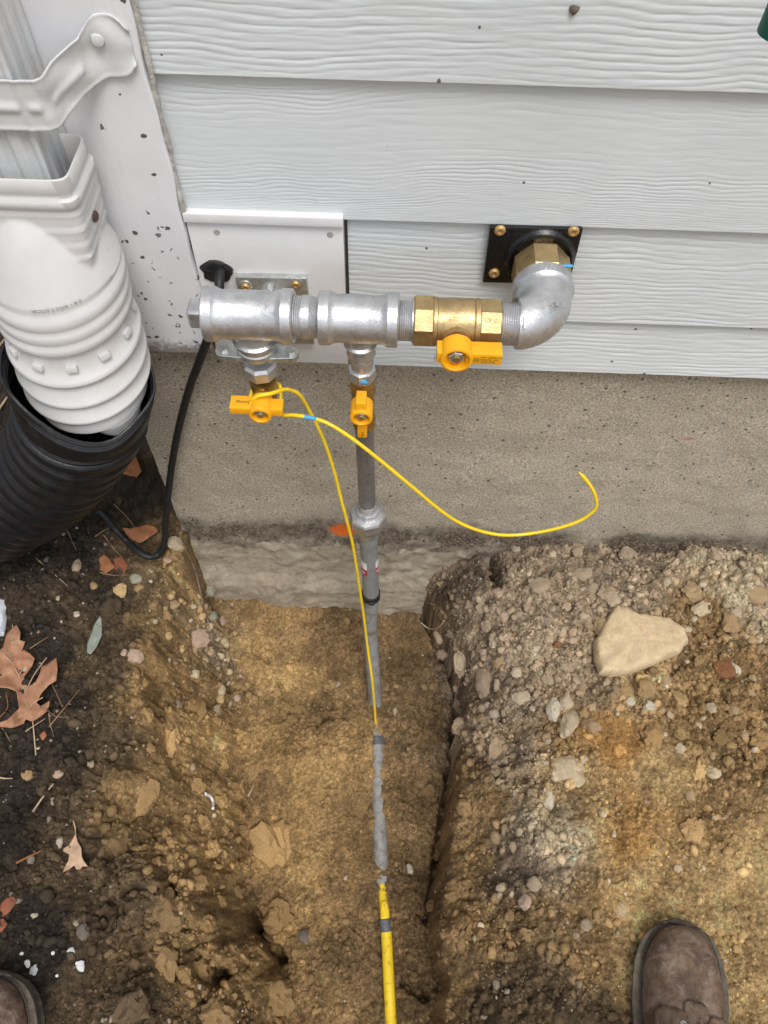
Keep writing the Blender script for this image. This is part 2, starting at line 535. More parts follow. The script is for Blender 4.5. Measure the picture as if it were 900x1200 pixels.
# ------------------------------------------------------------------ ground (one sheet; trench dug to the wall)
def line(pts):
    w3 = [G(a, b, c) for a, b, c in pts]
    w3.sort(key=lambda p: p.y)
    return np.array([p.y for p in w3]), np.array([p.x for p in w3]), np.array([p.z for p in w3])
LINES = [
    line([(222, 640, .03), (188, 700, .005), (168, 780, -.005), (160, 850, -.01), (140, 930, -.02), (125, 1000, -.03), (140, 1080, -.03), (168, 1150, -.03), (190, 1300, -.03)]),
    line([(236, 668, -.10), (222, 720, -.10), (205, 780, -.11), (205, 840, -.12), (205, 900, -.12), (205, 960, -.13), (225, 1050, -.12), (260, 1120, -.13), (275, 1300, -.13)]),
    line([(252, 698, -.215), (262, 740, -.24), (270, 790, -.27), (278, 850, -.30), (285, 950, -.335), (290, 1050, -.345), (325, 1120, -.35), (345, 1300, -.35)]),
    line([(495, 716, -.255), (535, 770, -.30), (541, 800, -.325), (531, 900, -.355), (514, 1000, -.365), (502, 1080, -.365), (514, 1180, -.365), (520, 1300, -.365)]),
    line([(503, 690, -.13), (540, 770, -.15), (547, 800, -.16), (539, 900, -.17), (524, 1000, -.17), (513, 1080, -.17), (525, 1180, -.17), (540, 1300, -.17)]),
    line([(560, 650, .0), (590, 740, -.01), (618, 850, -.01), (618, 950, -.015), (622, 1050, -.02), (600, 1120, -.03), (606, 1180, -.03), (612, 1300, -.03)]),
]
def base_h(x, y):
    wx = x + .016*fbm(x*9, y*9, 3, 3) + .007*perlin(x*38, y*38, 8)
    wy = y + .010*fbm(x*9+31, y*9, 4, 2)
    xs = []; zs = []
    yy = np.clip(wy, -1.3, 0.0)
    for ly, lx, lz in LINES:
        xs.append(np.interp(yy, ly, lx)); zs.append(np.interp(yy, ly, lz))
    zl = .035 + .02*sstep(-.3, .0, y); zr = .012 + .02*sstep(-.25, 0, y)
    h = np.where(wx < xs[0], zs[0] + (zl-zs[0])*sstep(0, .22, xs[0]-wx), 0.0)
    for i in range(5):
        t = np.clip((wx-xs[i])/np.maximum(xs[i+1]-xs[i], 1e-4), 0, 1)
        h = np.where((wx >= xs[i]) & (wx < xs[i+1]), zs[i]+(zs[i+1]-zs[i])*t, h)
    h = np.where(wx >= xs[5], zs[5] + (zr-zs[5])*sstep(0, .12, wx-xs[5]), h)
    floor = (wx > xs[2]) & (wx < xs[3])
    return h, xs, wx
_pt = lambda px, py, z: (G(px, py, z).x, G(px, py, z).y)
# (px, py, z, soil, crumbliness)
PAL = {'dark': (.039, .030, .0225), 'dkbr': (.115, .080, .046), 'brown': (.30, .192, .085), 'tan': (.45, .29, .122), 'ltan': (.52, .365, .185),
       'rtan': (.54, .365, .165), 'mid': (.205, .132, .063), 'orange': (.50, .275, .09), 'grey': (.36, .275, .185), 'lgrey': (.47, .375, .25), 'gdark': (.20, .15, .105)}
SOIL = [
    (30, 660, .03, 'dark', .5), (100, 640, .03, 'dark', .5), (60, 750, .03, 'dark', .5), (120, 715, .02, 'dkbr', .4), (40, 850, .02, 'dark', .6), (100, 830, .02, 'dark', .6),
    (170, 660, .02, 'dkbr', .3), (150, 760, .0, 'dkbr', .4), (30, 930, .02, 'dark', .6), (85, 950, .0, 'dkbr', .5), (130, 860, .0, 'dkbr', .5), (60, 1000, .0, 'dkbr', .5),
    (30, 1080, .0, 'dark', .5), (100, 1130, 0, 'dkbr', .4), (30, 1150, 0, 'dark', .4), (140, 1180, 0, 'dkbr', .5), (100, 500, 0, 'dark', .6), (10, 420, 0, 'dark', .4), (10, 550, 0, 'dark', .4),  # end points, behind house corner: shade under bushes put into the soil colour
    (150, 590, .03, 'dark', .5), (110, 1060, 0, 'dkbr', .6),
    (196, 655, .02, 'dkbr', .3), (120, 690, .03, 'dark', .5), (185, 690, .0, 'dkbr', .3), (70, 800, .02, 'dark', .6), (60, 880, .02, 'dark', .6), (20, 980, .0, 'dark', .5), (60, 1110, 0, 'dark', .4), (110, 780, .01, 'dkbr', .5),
    (212, 690, -.06, 'tan', .3), (222, 720, -.1, 'tan', .3), (185, 735, -.01, 'brown', .3), (235, 780, -.15, 'brown', .8), (190, 800, -.06, 'tan', .2), (175, 860, -.05, 'brown', .3),
    (200, 885, -.1, 'tan', .2), (160, 930, -.05, 'brown', .4), (225, 940, -.15, 'brown', .3), (140, 965, -.04, 'brown', .4), (255, 985, -.2, 'brown', .4), (200, 1010, -.1, 'brown', .8),
    (165, 1040, -.05, 'dkbr', .9), (230, 1060, -.12, 'brown', .9), (265, 1050, -.2, 'brown', .4), (250, 1110, -.15, 'brown', .5), (215, 1130, -.12, 'brown', .6), (290, 1160, -.2, 'brown', .8),
    (240, 745, -.17, 'lgrey', .9), (225, 820, -.15, 'brown', .7),
    (320, 715, -.23, 'brown', .2), (290, 770, -.24, 'tan', .2), (260, 870, -.2, 'tan', .3), (170, 980, -.06, 'brown', .4), (255, 1010, -.2, 'tan', .3), (270, 930, -.22, 'tan', .2), (350, 790, -.26, 'tan', .3), (330, 870, -.27, 'tan', .3), (390, 745, -.25, 'mid', .3), (370, 830, -.27, 'mid', .6),
    (400, 880, -.28, 'tan', .3), (340, 950, -.29, 'tan', .2), (420, 960, -.3, 'brown', .3), (300, 920, -.28, 'brown', .4), (480, 750, -.26, 'mid', .3), (505, 830, -.28, 'mid', .4),
    (490, 930, -.3, 'mid', .4), (480, 1050, -.31, 'mid', .4), (390, 1040, -.3, 'brown', .4), (350, 1080, -.3, 'tan', .3), (400, 1130, -.31, 'mid', .4), (480, 1150, -.31, 'mid', .4),
    (330, 1020, -.3, 'tan', .2), (360, 1180, -.3, 'brown', .5), (300, 1040, -.25, 'brown', .3),
    (525, 680, -.12, 'gdark', .9), (560, 690, -.08, 'gdark', .9), (600, 700, 0, 'grey', .9), (560, 790, -.15, 'grey', 1), (590, 830, -.08, 'grey', 1), (560, 940, -.17, 'brown', .3),
    (540, 1010, -.2, 'brown', .3), (550, 1080, -.15, 'brown', .4), (540, 1150, -.2, 'brown', .3), (600, 900, -.04, 'grey', 1), (620, 960, -.02, 'lgrey', .9), (645, 1000, 0, 'lgrey', .7),
    (600, 1010, -.05, 'gdark', .7), (605, 1090, -.02, 'brown', .7), (630, 1140, 0, 'dkbr', .6), (580, 1170, -.06, 'dkbr', .6), (570, 1060, -.1, 'brown', .5),
    (650, 665, .02, 'grey', .9), (740, 655, .02, 'grey', .8), (850, 670, .02, 'lgrey', .9), (640, 740, .0, 'grey', .9), (680, 800, .0, 'grey', .9), (720, 690, .01, 'grey', .9), (830, 730, .01, 'brown', .9),
    (880, 700, .01, 'lgrey', .9), (720, 850, 0, 'orange', .15), (705, 875, 0, 'orange', .15), (770, 900, 0, 'rtan', .3), (850, 800, 0, 'brown', .8), (875, 860, 0, 'brown', .8), (800, 850, 0, 'brown', .7),
    (660, 870, 0, 'brown', .9), (690, 940, 0, 'rtan', .4), (740, 980, 0, 'orange', .3), (830, 950, 0, 'brown', .6), (870, 1010, 0, 'rtan', .2), (700, 1050, 0, 'tan', .4), (760, 1030, 0, 'rtan', .3),
    (850, 1080, 0, 'rtan', .3), (690, 1120, 0, 'brown', .5), (680, 1190, 0, 'dkbr', .5), (870, 1160, 0, 'rtan', .3), (730, 1150, 0, 'rtan', .4), (730, 820, 0, 'ltan', .8), (640, 920, -.01, 'ltan', .9),
]
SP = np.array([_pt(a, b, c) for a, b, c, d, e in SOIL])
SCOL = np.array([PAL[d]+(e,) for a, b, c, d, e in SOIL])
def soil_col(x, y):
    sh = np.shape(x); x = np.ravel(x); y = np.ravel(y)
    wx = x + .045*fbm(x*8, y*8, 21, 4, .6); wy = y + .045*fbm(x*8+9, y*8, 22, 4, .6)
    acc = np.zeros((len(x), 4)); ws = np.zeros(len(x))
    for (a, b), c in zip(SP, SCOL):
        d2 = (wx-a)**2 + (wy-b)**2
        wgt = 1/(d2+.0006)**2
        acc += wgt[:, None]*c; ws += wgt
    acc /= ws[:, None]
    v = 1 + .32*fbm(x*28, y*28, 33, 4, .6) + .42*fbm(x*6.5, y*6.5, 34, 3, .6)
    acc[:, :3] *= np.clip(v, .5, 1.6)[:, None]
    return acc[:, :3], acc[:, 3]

def axis(lo, hi, st, far_lo, far_hi):
    mid = list(np.arange(lo, hi+st/2, st))
    a = []; s = st; x = lo
    while x > far_lo: s *= 1.22; x -= s; a.append(x)
    b = []; s = st; x = mid[-1]
    while x < far_hi: s *= 1.22; x += s; b.append(x)
    return np.array(a[::-1]+mid+b)
GX = axis(-.86, .86, .0025, -60, 60)
GY = axis(-1.12, .03, .0025, -60, 60)
XX, YY = np.meshgrid(GX, GY)
H, XS, WX = base_h(XX, YY)
near = np.exp(-np.maximum(0, np.hypot(XX, YY+.5)-1.6)/2)
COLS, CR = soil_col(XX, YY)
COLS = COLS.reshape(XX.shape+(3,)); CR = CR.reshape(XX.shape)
bank = sstep(.0, .03, XX-XS[0]+.05)*(1-sstep(-.02, .03, WX-XS[2])) + sstep(-.02, .02, WX-XS[3])*(1-sstep(.0, .06, XX-XS[5]))
amp = .55 + .6*CR + .6*np.clip(bank, 0, 1)
N = .022*fbm(XX*7, YY*7, 40, 3) + .012*fbm(XX*14, YY*14, 39, 2) + amp*(.0075*fbm(XX*26, YY*26, 41, 4, .6) + .0040*fbm(XX*110, YY*110, 44, 3, .7))
# crumbly clods as rounded cells of three sizes
for sc, am, sd_ in ((13, .017, 59), (24, .012, 60), (48, .0075, 61), (100, .0036, 62), (190, .0024, 63)):
    f1, f2, idv = worley(XX*sc + .9*perlin(XX*sc*.7, YY*sc*.7, sd_), YY*sc + .9*perlin(XX*sc*.7+50, YY*sc*.7, sd_), sd_)
    dome = np.sqrt(np.clip(1-(f1/.75)**2, 0, 1))*sstep(0, .12, f2-f1)
    mask = sstep(.25 if sc < 90 else -.2, .8 if sc < 90 else .4, CR + .55*perlin(XX*11, YY*11, sd_+3) + .2*np.clip(bank, 0, 1))
    if sc == 13: mask = mask*sstep(.3, .9, bank)
    N += am*mask*(dome*(.35+.9*idv) - .45)
    if sc > 20:
        COLS *= (1 + mask*(idv-.5)*.5)[..., None]
# ragged crevices between the broken lumps of the left bank, faint drying cracks on the floor
wob = .35*perlin(XX*40, YY*40, 81)
c1 = np.exp(-((perlin(XX*11, YY*11, 82)+.10*wob)/.05)**2); c2 = np.exp(-((perlin(XX*23+3, YY*23, 83)+.12*wob)/.06)**2)
lb_ = sstep(-.04, .02, XX-XS[0])*(1-sstep(-.01, .03, WX-XS[2]))
N -= lb_*(.020*c1*sstep(-.1, .3, perlin(XX*5, YY*5, 84)+.15) + .010*c2*sstep(0, .3, perlin(XX*8, YY*8, 85)+.1))
fl_ = (1-lb_)*(XX < .3)
N -= fl_*.006*c2*sstep(.1, .4, perlin(XX*7, YY*7, 86))
stp = fbm(XX*9, YY*9, 87, 3); N += lb_*.022*(np.floor(stp*5)/5-stp)*-1.0
# deep splits in the drying clay and a hole under the left bank
def carve(pts, width, depth):
    global N
    for (a, b) in zip(pts[:-1], pts[1:]):
        A = np.array(_pt(*a)); B = np.array(_pt(*b)); d = B-A
        qx = XX + .006*perlin(XX*70, YY*70, 71); qy = YY + .006*perlin(XX*70+7, YY*70, 72)
        t = np.clip(((qx-A[0])*d[0] + (qy-A[1])*d[1])/(d@d), 0, 1)
        dist = np.hypot(qx-A[0]-t*d[0], qy-A[1]-t*d[1])
        N = N - depth*(1-sstep(width*.3, width, dist))
carve([(288, 1062, -.26), (298, 1085, -.27), (312, 1108, -.28), (326, 1122, -.28)], .014, .09)
carve([(236, 1134, -.14), (258, 1146, -.16)], .022, .07)
carve([(176, 790, -.05), (186, 835, -.07), (192, 865, -.08), (204, 905, -.1)], .012, .035)
carve([(134, 1052, -.05), (150, 1068, -.07)], .012, .03)
carve([(182, 1000, -.08), (205, 1040, -.1), (222, 1090, -.12)], .010, .03)
carve([(300, 762, -.24), (312, 772, -.25)], .006, .018)
carve([(322, 790, -.25), (330, 800, -.25)], .006, .018)
carve([(372, 842, -.27), (382, 832, -.27)], .006, .016)
carve([(476, 1150, -.31), (500, 1168, -.31)], .014, .03)
carve([(566, 655, -.03), (574, 675, -.05), (578, 700, -.06)], .016, .05)
carve([(500, 722, -.25), (530, 780, -.27), (538, 805, -.28), (530, 900, -.3), (514, 1000, -.31), (504, 1075, -.31)], .013, .030)
def lump(px, py, z, r, hgt):
    global N
    a, b = _pt(px, py, z)
    d = np.hypot(XX-a+.012*perlin(XX*30, YY*30, 77), YY-b+.012*perlin(XX*30+5, YY*30, 78))
    N = N + hgt*np.sqrt(np.clip(1-(d/r)**2, 0, 1))
lump(200, 1040, -.1, .075, .035); lump(160, 1030, -.05, .05, .03); lump(250, 1050, -.16, .05, .025); lump(290, 1165, -.2, .05, .03)
lump(180, 1170, -.03, .04, .025); lump(215, 700, -.06, .03, .02); lump(640, 1000, 0, .05, .015); lump(562, 870, -.14, .038, .030); lump(556, 915, -.16, .034, .026); lump(590, 905, -.06, .03, .02); lump(528, 1095, -.2, .03, .03)
lump(640, 690, 0, .06, .02); lump(840, 670, .01, .08, .02); lump(540, 720, -.15, .03, .03)
H = H + N*near
COLS = np.clip(COLS, .006, .6)
def ih(arr, x, y):
    i = np.clip(np.searchsorted(GX, x)-1, 0, len(GX)-2); j = np.clip(np.searchsorted(GY, y)-1, 0, len(GY)-2)
    fx = np.clip((x-GX[i])/(GX[i+1]-GX[i]), 0, 1); fy = np.clip((y-GY[j])/(GY[j+1]-GY[j]), 0, 1)
    return arr[j, i]*(1-fx)*(1-fy) + arr[j, i+1]*fx*(1-fy) + arr[j+1, i]*(1-fx)*fy + arr[j+1, i+1]*fx*fy
def gh(x, y): return float(ih(H, np.array([x]), np.array([y]))[0])
def on_ground(px, py):
    d = ray(px, py); t = .5; prev = t
    while t < 6:
        p = CAM + d*t
        if p.z < gh(p.x, p.y):
            a, b = prev, t
            for _ in range(12):
                mm = (a+b)/2; q = CAM + d*mm
                if q.z < gh(q.x, q.y): b = mm
                else: a = mm
            return CAM + d*b
        prev = t; t += .008
    return G(px, py, 0)
def gnormal(x, y, e=.012):
    return V((gh(x-e, y)-gh(x+e, y), gh(x, y-e)-gh(x, y+e), 2*e)).normalized()
def mpp(p):                                   # metres per photo pixel at p
    return (p-CAM).dot(_f)/FPX
nx, ny = len(GX), len(GY)
idx = np.arange(nx*ny).reshape(ny, nx)
faces = np.stack([idx[:-1, :-1].ravel(), idx[:-1, 1:].ravel(), idx[1:, 1:].ravel(), idx[1:, :-1].ravel()], 1)
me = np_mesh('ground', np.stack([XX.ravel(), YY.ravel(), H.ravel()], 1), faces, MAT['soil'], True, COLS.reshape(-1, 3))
ground = link('ground', me); ground['kind'] = 'structure'

# ------------------------------------------------------------------ crumbs and pebbles nobody could count
def ico(sub):
    bm = bmesh.new(); bmesh.ops.create_icosphere(bm, subdivisions=sub, radius=1)
    v = np.array([q.co[:] for q in bm.verts]); f = np.array([[q.index for q in fa.verts] for fa in bm.faces]); bm.free()
    return v, f
def lumpy(v, seed, amt=.28, cut=(.45, .9)):
    r = np.random.default_rng(seed); d = v.copy(); o = np.ones(len(v))
    for i in range(7):
        n = r.normal(size=3); n /= np.linalg.norm(n); c = r.uniform(*cut)
        o = np.minimum(o, np.where(v@n > .05, c/np.maximum(v@n, .05), 9))
    o = np.minimum(o, 1)*(1+r.normal(size=len(v))*amt*.25)
    return v*o[:, None]
def scatter(name, n, sub, r0, r1, weight, sink, cvar, white=0, protos=10, powr=2.2, box=(-.84, .84, -1.08, .0), tint=None):
    v0, f0 = ico(sub)
    pv = [lumpy(v0, 100+i+sub*50) for i in range(protos)]
    k = n*6
    x = RNG.uniform(box[0], box[1], k); y = RNG.uniform(box[2], box[3], k)
    wgt = weight(x, y)
    keep = RNG.uniform(0, 1, k) < wgt
    x = x[keep][:n]; y = y[keep][:n]; n = len(x)
    z = ih(H, x, y)
    r = r0 + (r1-r0)*RNG.uniform(0, 1, n)**powr
    col, _ = soil_col(x, y)
    b = np.clip(RNG.normal(.98, cvar, n), .5, 1.7)
    col = col*b[:, None]
    wm = RNG.uniform(0, 1, n) < white
    col[wm] = col[wm]*.35 + np.array([.36, .31, .24])*RNG.uniform(.5, 1.25, (wm.sum(), 1))
    if tint is not None: col = np.array(tint)*RNG.uniform(.75, 1.1, (n, 1))
    nvp = len(v0); VV = np.zeros((n, nvp, 3)); pid = RNG.integers(0, protos, n)
    q = RNG.normal(size=(n, 4)); q /= np.linalg.norm(q, axis=1)[:, None]
    w_, a, b2, c = q.T
    R = np.stack([np.stack([1-2*(b2*b2+c*c), 2*(a*b2-c*w_), 2*(a*c+b2*w_)], 1),
                  np.stack([2*(a*b2+c*w_), 1-2*(a*a+c*c), 2*(b2*c-a*w_)], 1),
                  np.stack([2*(a*c-b2*w_), 2*(b2*c+a*w_), 1-2*(a*a+b2*b2)], 1)], 1)
    st = RNG.uniform(.65, 1.25, (n, 1, 3))
    for i in range(protos):
        mk = pid == i
        VV[mk] = np.einsum('nij,nkj->nki', R[mk], pv[i][None]*st[mk])
    VV = VV*r[:, None, None] + np.stack([x, y, z - r*sink], 1)[:, None, :]
    F = (f0[None] + (np.arange(n)*nvp)[:, None, None]).reshape(-1, 3)
    me = np_mesh(name, VV.reshape(-1, 3), F, MAT['crumb'], sub > 1, np.repeat(np.clip(col, .01, .7), nvp, 0))
    o = link(name, me); o['kind'] = 'stuff'
    return o
def w_crumb(x, y):
    c, k = soil_col(x, y)
    cl = np.clip(.5 + 1.6*perlin(x*14, y*14, 91) + .8*perlin(x*40, y*40, 92), .02, 1.4)
    return np.clip((k-.15)*1.25, .02, 1)*cl*np.where(ih(H, x, y) < -.2, .55, 1)
def w_fine(x, y):
    c, k = soil_col(x, y)
    return np.clip(1.15*k-.18, .03, 1)*np.clip(.55 + 1.2*perlin(x*17, y*17, 95), .06, 1)
tag(scatter('soil_clods', 6500, 2, .0035, .011, w_crumb, .25, .18, white=.05), 'crumbly clods and small stones lying over the dug soil', 'soil', kind='stuff')
tag(scatter('soil_crumbs', 34000, 1, .0011, .0040, w_fine, .15, .2, white=.03, powr=1.8), 'fine crumbs and grit on the dug soil', 'soil', kind='stuff')
def w_left(x, y):
    c, k = soil_col(x, y)
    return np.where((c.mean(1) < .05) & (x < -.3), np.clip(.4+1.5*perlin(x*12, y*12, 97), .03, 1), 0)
tag(scatter('white_grit', 420, 1, .0006, .0021, w_left, .1, .1, tint=(.55, .54, .5), powr=2.5), 'tiny white grit scattered through the dark topsoil', 'grit', kind='stuff')
def w_right(x, y):
    c, k = soil_col(x, y)
    return np.where((x > .1), np.clip(.3+1.5*perlin(x*9, y*9, 98), .03, 1), .05)
tag(scatter('pale_grit', 420, 1, .0008, .0030, w_right, .1, .1, tint=(.55, .47, .35), powr=2.5), 'tiny pale grit scattered over the tan subsoil', 'grit', kind='stuff')

def crust(n):
    v0, f0 = ico(1); x = RNG.uniform(-.40, .85, n*3); z = .048 + .022*perlin(x*5, x*0, 131) + .012*perlin(x*21, x*0, 132) + RNG.normal(0, .016, n*3)
    kp = RNG.uniform(0, 1, n*3) < np.clip(.45+1.2*perlin(x*9, z*14, 133), 0, 1); q_ = P(402, 627, -.012); kp &= ~((np.abs(x-q_.x) < .034) & (np.abs(z-q_.z) < .026)); x = x[kp][:n]; z = z[kp][:n]; n = len(x)
    r = .0008+.0035*RNG.uniform(0, 1, n)**2.6; VV = np.zeros((n, len(v0), 3)); pv = [lumpy(v0, 900+i) for i in range(8)]; pid = RNG.integers(0, 8, n)
    for i in range(8): VV[pid == i] = pv[i][None]*RNG.uniform(.7, 1.3, ((pid == i).sum(), 1, 3))
    VV = VV*r[:, None, None]*np.array((1, .6, 1)) + np.stack([x, np.full(n, -.009) , z], 1)[:, None]
    col = np.array((.13, .098, .070))*RNG.uniform(.6, 1.7, (n, 1))
    F = (f0[None] + (np.arange(n)*len(v0))[:, None, None]).reshape(-1, 3)
    o = link('soil_crust', np_mesh('soil_crust', VV.reshape(-1, 3), F, MAT['crumb'], False, np.repeat(col, len(v0), 0)))
    tag(o, 'crust of dark soil clinging to the concrete along the old ground line', 'soil', kind='stuff')
crust(5200)

# ================================================================== HOUSE
house = thing('house', 'pale grey lap sided house wall with white corner trim above a bare concrete foundation', 'house')
CX = -.41                                        # outside corner of the foundation
def np_grid_obj(name, X, Y, Z, mat, parent, smooth=True):
    ny_, nx_ = X.shape
    id_ = np.arange(nx_*ny_).reshape(ny_, nx_)
    f = np.stack([id_[:-1, :-1].ravel(), id_[:-1, 1:].ravel(), id_[1:, 1:].ravel(), id_[1:, :-1].ravel()], 1)
    me = np_mesh(name, np.stack([X.ravel(), Y.ravel(), Z.ravel()], 1), f, mat, smooth)
    return link(name, me, parent)
# foundation: front face (rough, footing swells below grade), left return, top
fx = np.concatenate([np.arange(CX, 1.0, .006), np.linspace(1.0, 4.0, 30)])
fz = np.concatenate([np.linspace(-1.2, -.5, 8), np.arange(-.49, .585, .006)])
FX, FZ = np.meshgrid(fx, fz)
FY = -.0035*fbm(FX*14, FZ*14, 5, 5) - .0012*perlin(FX*120, FZ*120, 6)
low = 1-sstep(.0, .05, FZ + .025*fbm(FX*6, FZ*6, 9, 3))
FY -= low*(.010 + .005*fbm(FX*7, FZ*7, 12, 3, .6) + .006*fbm(FX*30, FZ*30, 16, 4, .7)) + .018*(1-sstep(-.16, -.09, FZ+.03*perlin(FX*6, FX*0, 14)))
FY -= .006*np.exp(-((FZ-.035)/.012)**2)*np.clip(.5+fbm(FX*9, FZ*20, 15, 3), 0, 1)
fo = np_grid_obj('foundation', FX, FY, FZ, MAT['concrete'], house)
LY, LZ = np.meshgrid(np.linspace(0, 6, 60), fz)
LX = CX + .0035*fbm(LY*14, LZ*14, 5, 4); LX[:, 0] = CX
LYY = LY.copy(); LYY[:, 0] = FY[:, 0]
np_grid_obj('foundation_side', LX, LYY, LZ, MAT['concrete'], house)
# lap siding: every board its own mesh with pressed cedar grain
def board(zbot, h, x0, x1, seed, cathedral=False, yb=-.0225):
    xs = np.arange(x0, min(x1, .95), .0055)
    if x1 > .95: xs = np.concatenate([xs, np.linspace(.95, x1, 40)])
    zs = np.arange(0, h, .0009)
    X, Z = np.meshgrid(xs, zs)
    v = Z/h
    warp = .006*fbm(X*4.2+seed*3, Z*8, seed, 3) + .0022*perlin(X*17, Z*45, seed+2) + .0007*perlin(X*60, Z*90, seed+3)
    if cathedral:                                 # flat-sawn middle: wide arches, tight lines at the edges
        cz = .55*h + .06*h*np.sin(X*2.3+seed)
        s_ = (Z-cz)+warp*2.2 + .010*np.sin((X+seed)*5.1)
        ph = np.sign(s_)*np.abs(s_)**1.6*820 + 1.5*perlin(X*3, Z*10, seed+5)
        ampl = sstep(.006, .05, np.abs(s_))*.95 + .22
    else:
        ph = (Z + warp*1.7)*138 + .5*perlin(X*2.5, Z*12, seed+5)
        ampl = np.full_like(ph, 1.0)
    fr = ph-np.floor(ph)
    groove = np.exp(-((fr-.5)/(.17 if not cathedral else .12))**2)
    ampl = ampl*np.clip(.55 + .8*perlin(X*6, Z*60, seed+7) + .35*perlin(X*26, Z*130, seed+8), .12, 1.2)
    d = .00072*groove*ampl - (.0004 if not cathedral else .0002)*fbm(X*30, Z*160, seed+9, 3) + .0007*perlin(X*2, Z*4, seed+11)
    d *= sstep(0, .004, Z)
    slope = .010*v                               # each course leans back under the one above
    Y = yb + slope + d
    Zw = zbot + Z + .0011*perlin(X*3.1, X*0, seed+13) + .00045*perlin(X*45, X*0, seed+14)*(1-sstep(0, .01, Z))
    # lower edge turned under: round nose and soffit
    n0 = np.stack([X[0], Y[0]+.0012, Zw[0]-.0009], 1); n1 = np.stack([X[0], Y[0]+.0095, Zw[0]-.0009], 1)
    X = np.vstack([n1[:, 0], n0[:, 0], X]); Y = np.vstack([n1[:, 1], n0[:, 1], Y]); Zw = np.vstack([n1[:, 2], n0[:, 2], Zw])
    o = np_grid_obj('siding_board', X, Y, Zw, MAT['siding'], house)
    return o
PXE = P(407, 340, -.024).x                       # right edge of the white block
ZB = [P(620, 434, -.0225).z, P(640, 376, -.0225).z, P(640, 265, -.0225).z, P(540, 98, -.0225).z]
XB = P(183, 90, -.02).x - .006
board(ZB[0], ZB[1]-ZB[0]+.012, PXE+.002, 4, 21)
board(ZB[1], ZB[2]-ZB[1]+.012, PXE+.002, 4, 33)
board(ZB[2], ZB[3]-ZB[2]+.012, XB, 4, 44, True)
board(ZB[3], .19, XB, 4, 57)
board(ZB[3]+.178, .19, XB, 4, 68, True)
board(ZB[3]+.356, .19, XB, 4, 71)
mb = MB(); mb.box((1.8, .055, 1.6), (4.42, .09, 2.05)); mb.box((CX+.06, 3.1, 1.6), (.10, 6, 2.05))
mb.build('wall_core', MAT['trim'], house, smooth=False)
# corner board (two faces of it), with a split caulk line towards the siding
zcb = P(210, 412, -.034).z
mb = MB(); xa, xb = CX-.012, XB+.002
nz = 120
prof = []
for i in range(nz+1):
    z = zcb + (2.4-zcb)*(i/nz)**1.8
    e = .0012*math.sin(z*31)+.0008*math.sin(z*83+1)
    e0 = .0035*math.sin(z*170)*max(0, 1-(z-zcb)*30)
    prof.append([(xa, .0, z), (xa, -.0325, z), (xa+.002, -.0345, z), (xb-.002+e, -.0345, z), (xb+e, -.0325, z), (xb+e, -.004, z)])
prof[0] = [(p[0], p[1], p[2]+.002*math.sin(p[0]*200)) for p in prof[0]]
mb.rings(prof, cap=(True, True)); cb = mb.build('corner_board', MAT['trim'], house, sharp=40)
mb = MB(); pts = []
mb2 = MB()
for i in range(70):
    z = P(225, 253, -.03).z + i*.006
    pts.append((xb+.002+.0005*math.sin(z*95)+.0004*random.uniform(-1, 1), -.0275+.0015*math.sin(z*60), z))
mb.tube(pts, [.0030+.0004*math.sin(i*.9)+random.uniform(-.0004, .0004) for i in range(70)], 10)
mb.build('caulk_bead', MAT['caulk'], house)
for i in range(4):
    pass
# side wall cladding of the return
mb = MB()
for k in range(7):
    z = .59+k*.165
    mb.add([(CX-.004, .02, z), (CX-.004, 6, z), (CX+.008, 6, z+.17), (CX+.008, .02, z+.17)], [(0, 1, 2, 3)])
mb.build('side_siding', MAT['siding'], house, smooth=False)
# white block for the pipe entry: panel with a head flashing
pz1 = P(320, 257, -.026).z; pz0 = P(330, 424, -.026).z
pxl = xb+.001
mb = MB(); mb.box(((pxl+PXE)/2-.001, -.014, (pz0+pz1)/2), (PXE-pxl-.002, .024, pz1-pz0), bev=.0015)
pan = mb.build('mounting_block', MAT['panel'], house)
mb = MB(); zf = P(320, 262, -.031).z
mb.box(((pxl+PXE)/2-.001, -.0175, zf+.004), (PXE-pxl-.001, .029, .012), bev=.0015)
mb.build('head_flashing', MAT['panel'], pan)
def screw(o, d, r, parent, name='screw', mat=None, h=.003):
    mb = MB(); mb.lathe(o, d, [(-.001, r), (h*.4, r), (h, r*.72), (h, r*.42), (h*.35, r*.3)], 16, cap=(True, True))
    return mb.build(name, mat or MAT['screw'], parent, sharp=25)
for px, py in ((254, 272), (387, 275)):
    screw(P(px, py, -.026), (0, -1, 0), .0038, pan, 'nail', MAT['caulk'], .001)
mb = MB(); e = pz0
mb.add([(PXE-.0005, -.0265, pz0), (PXE+.0025, -.0235, pz0), (PXE+.0025, -.0235, pz1), (PXE-.0005, -.0265, pz1)], [(0, 1, 2, 3)])
mb.build('joint_seal', MAT['black_rubber'], house, smooth=False)
# hole with dark putty where the cable comes out
c0 = P(254, 318, -.0265)
mb = MB(); rng = random.Random(4); rings = []
for j, (rr, dy) in enumerate(((.0195, .001), (.0185, -.0015), (.014, -.0025), (.006, -.001))):
    rings.append([(c0.x+rr*math.cos(a)*(1+.12*math.sin(5*a+j)), c0.y+dy+rng.uniform(-.001, .001), c0.z+rr*.9*math.sin(a)) for a in [2*math.pi*k/30 for k in range(30)]])
mb.rings(rings, cap=(False, True)); mb.build('cable_putty', MAT['black_rubber'], pan, sharp=60)

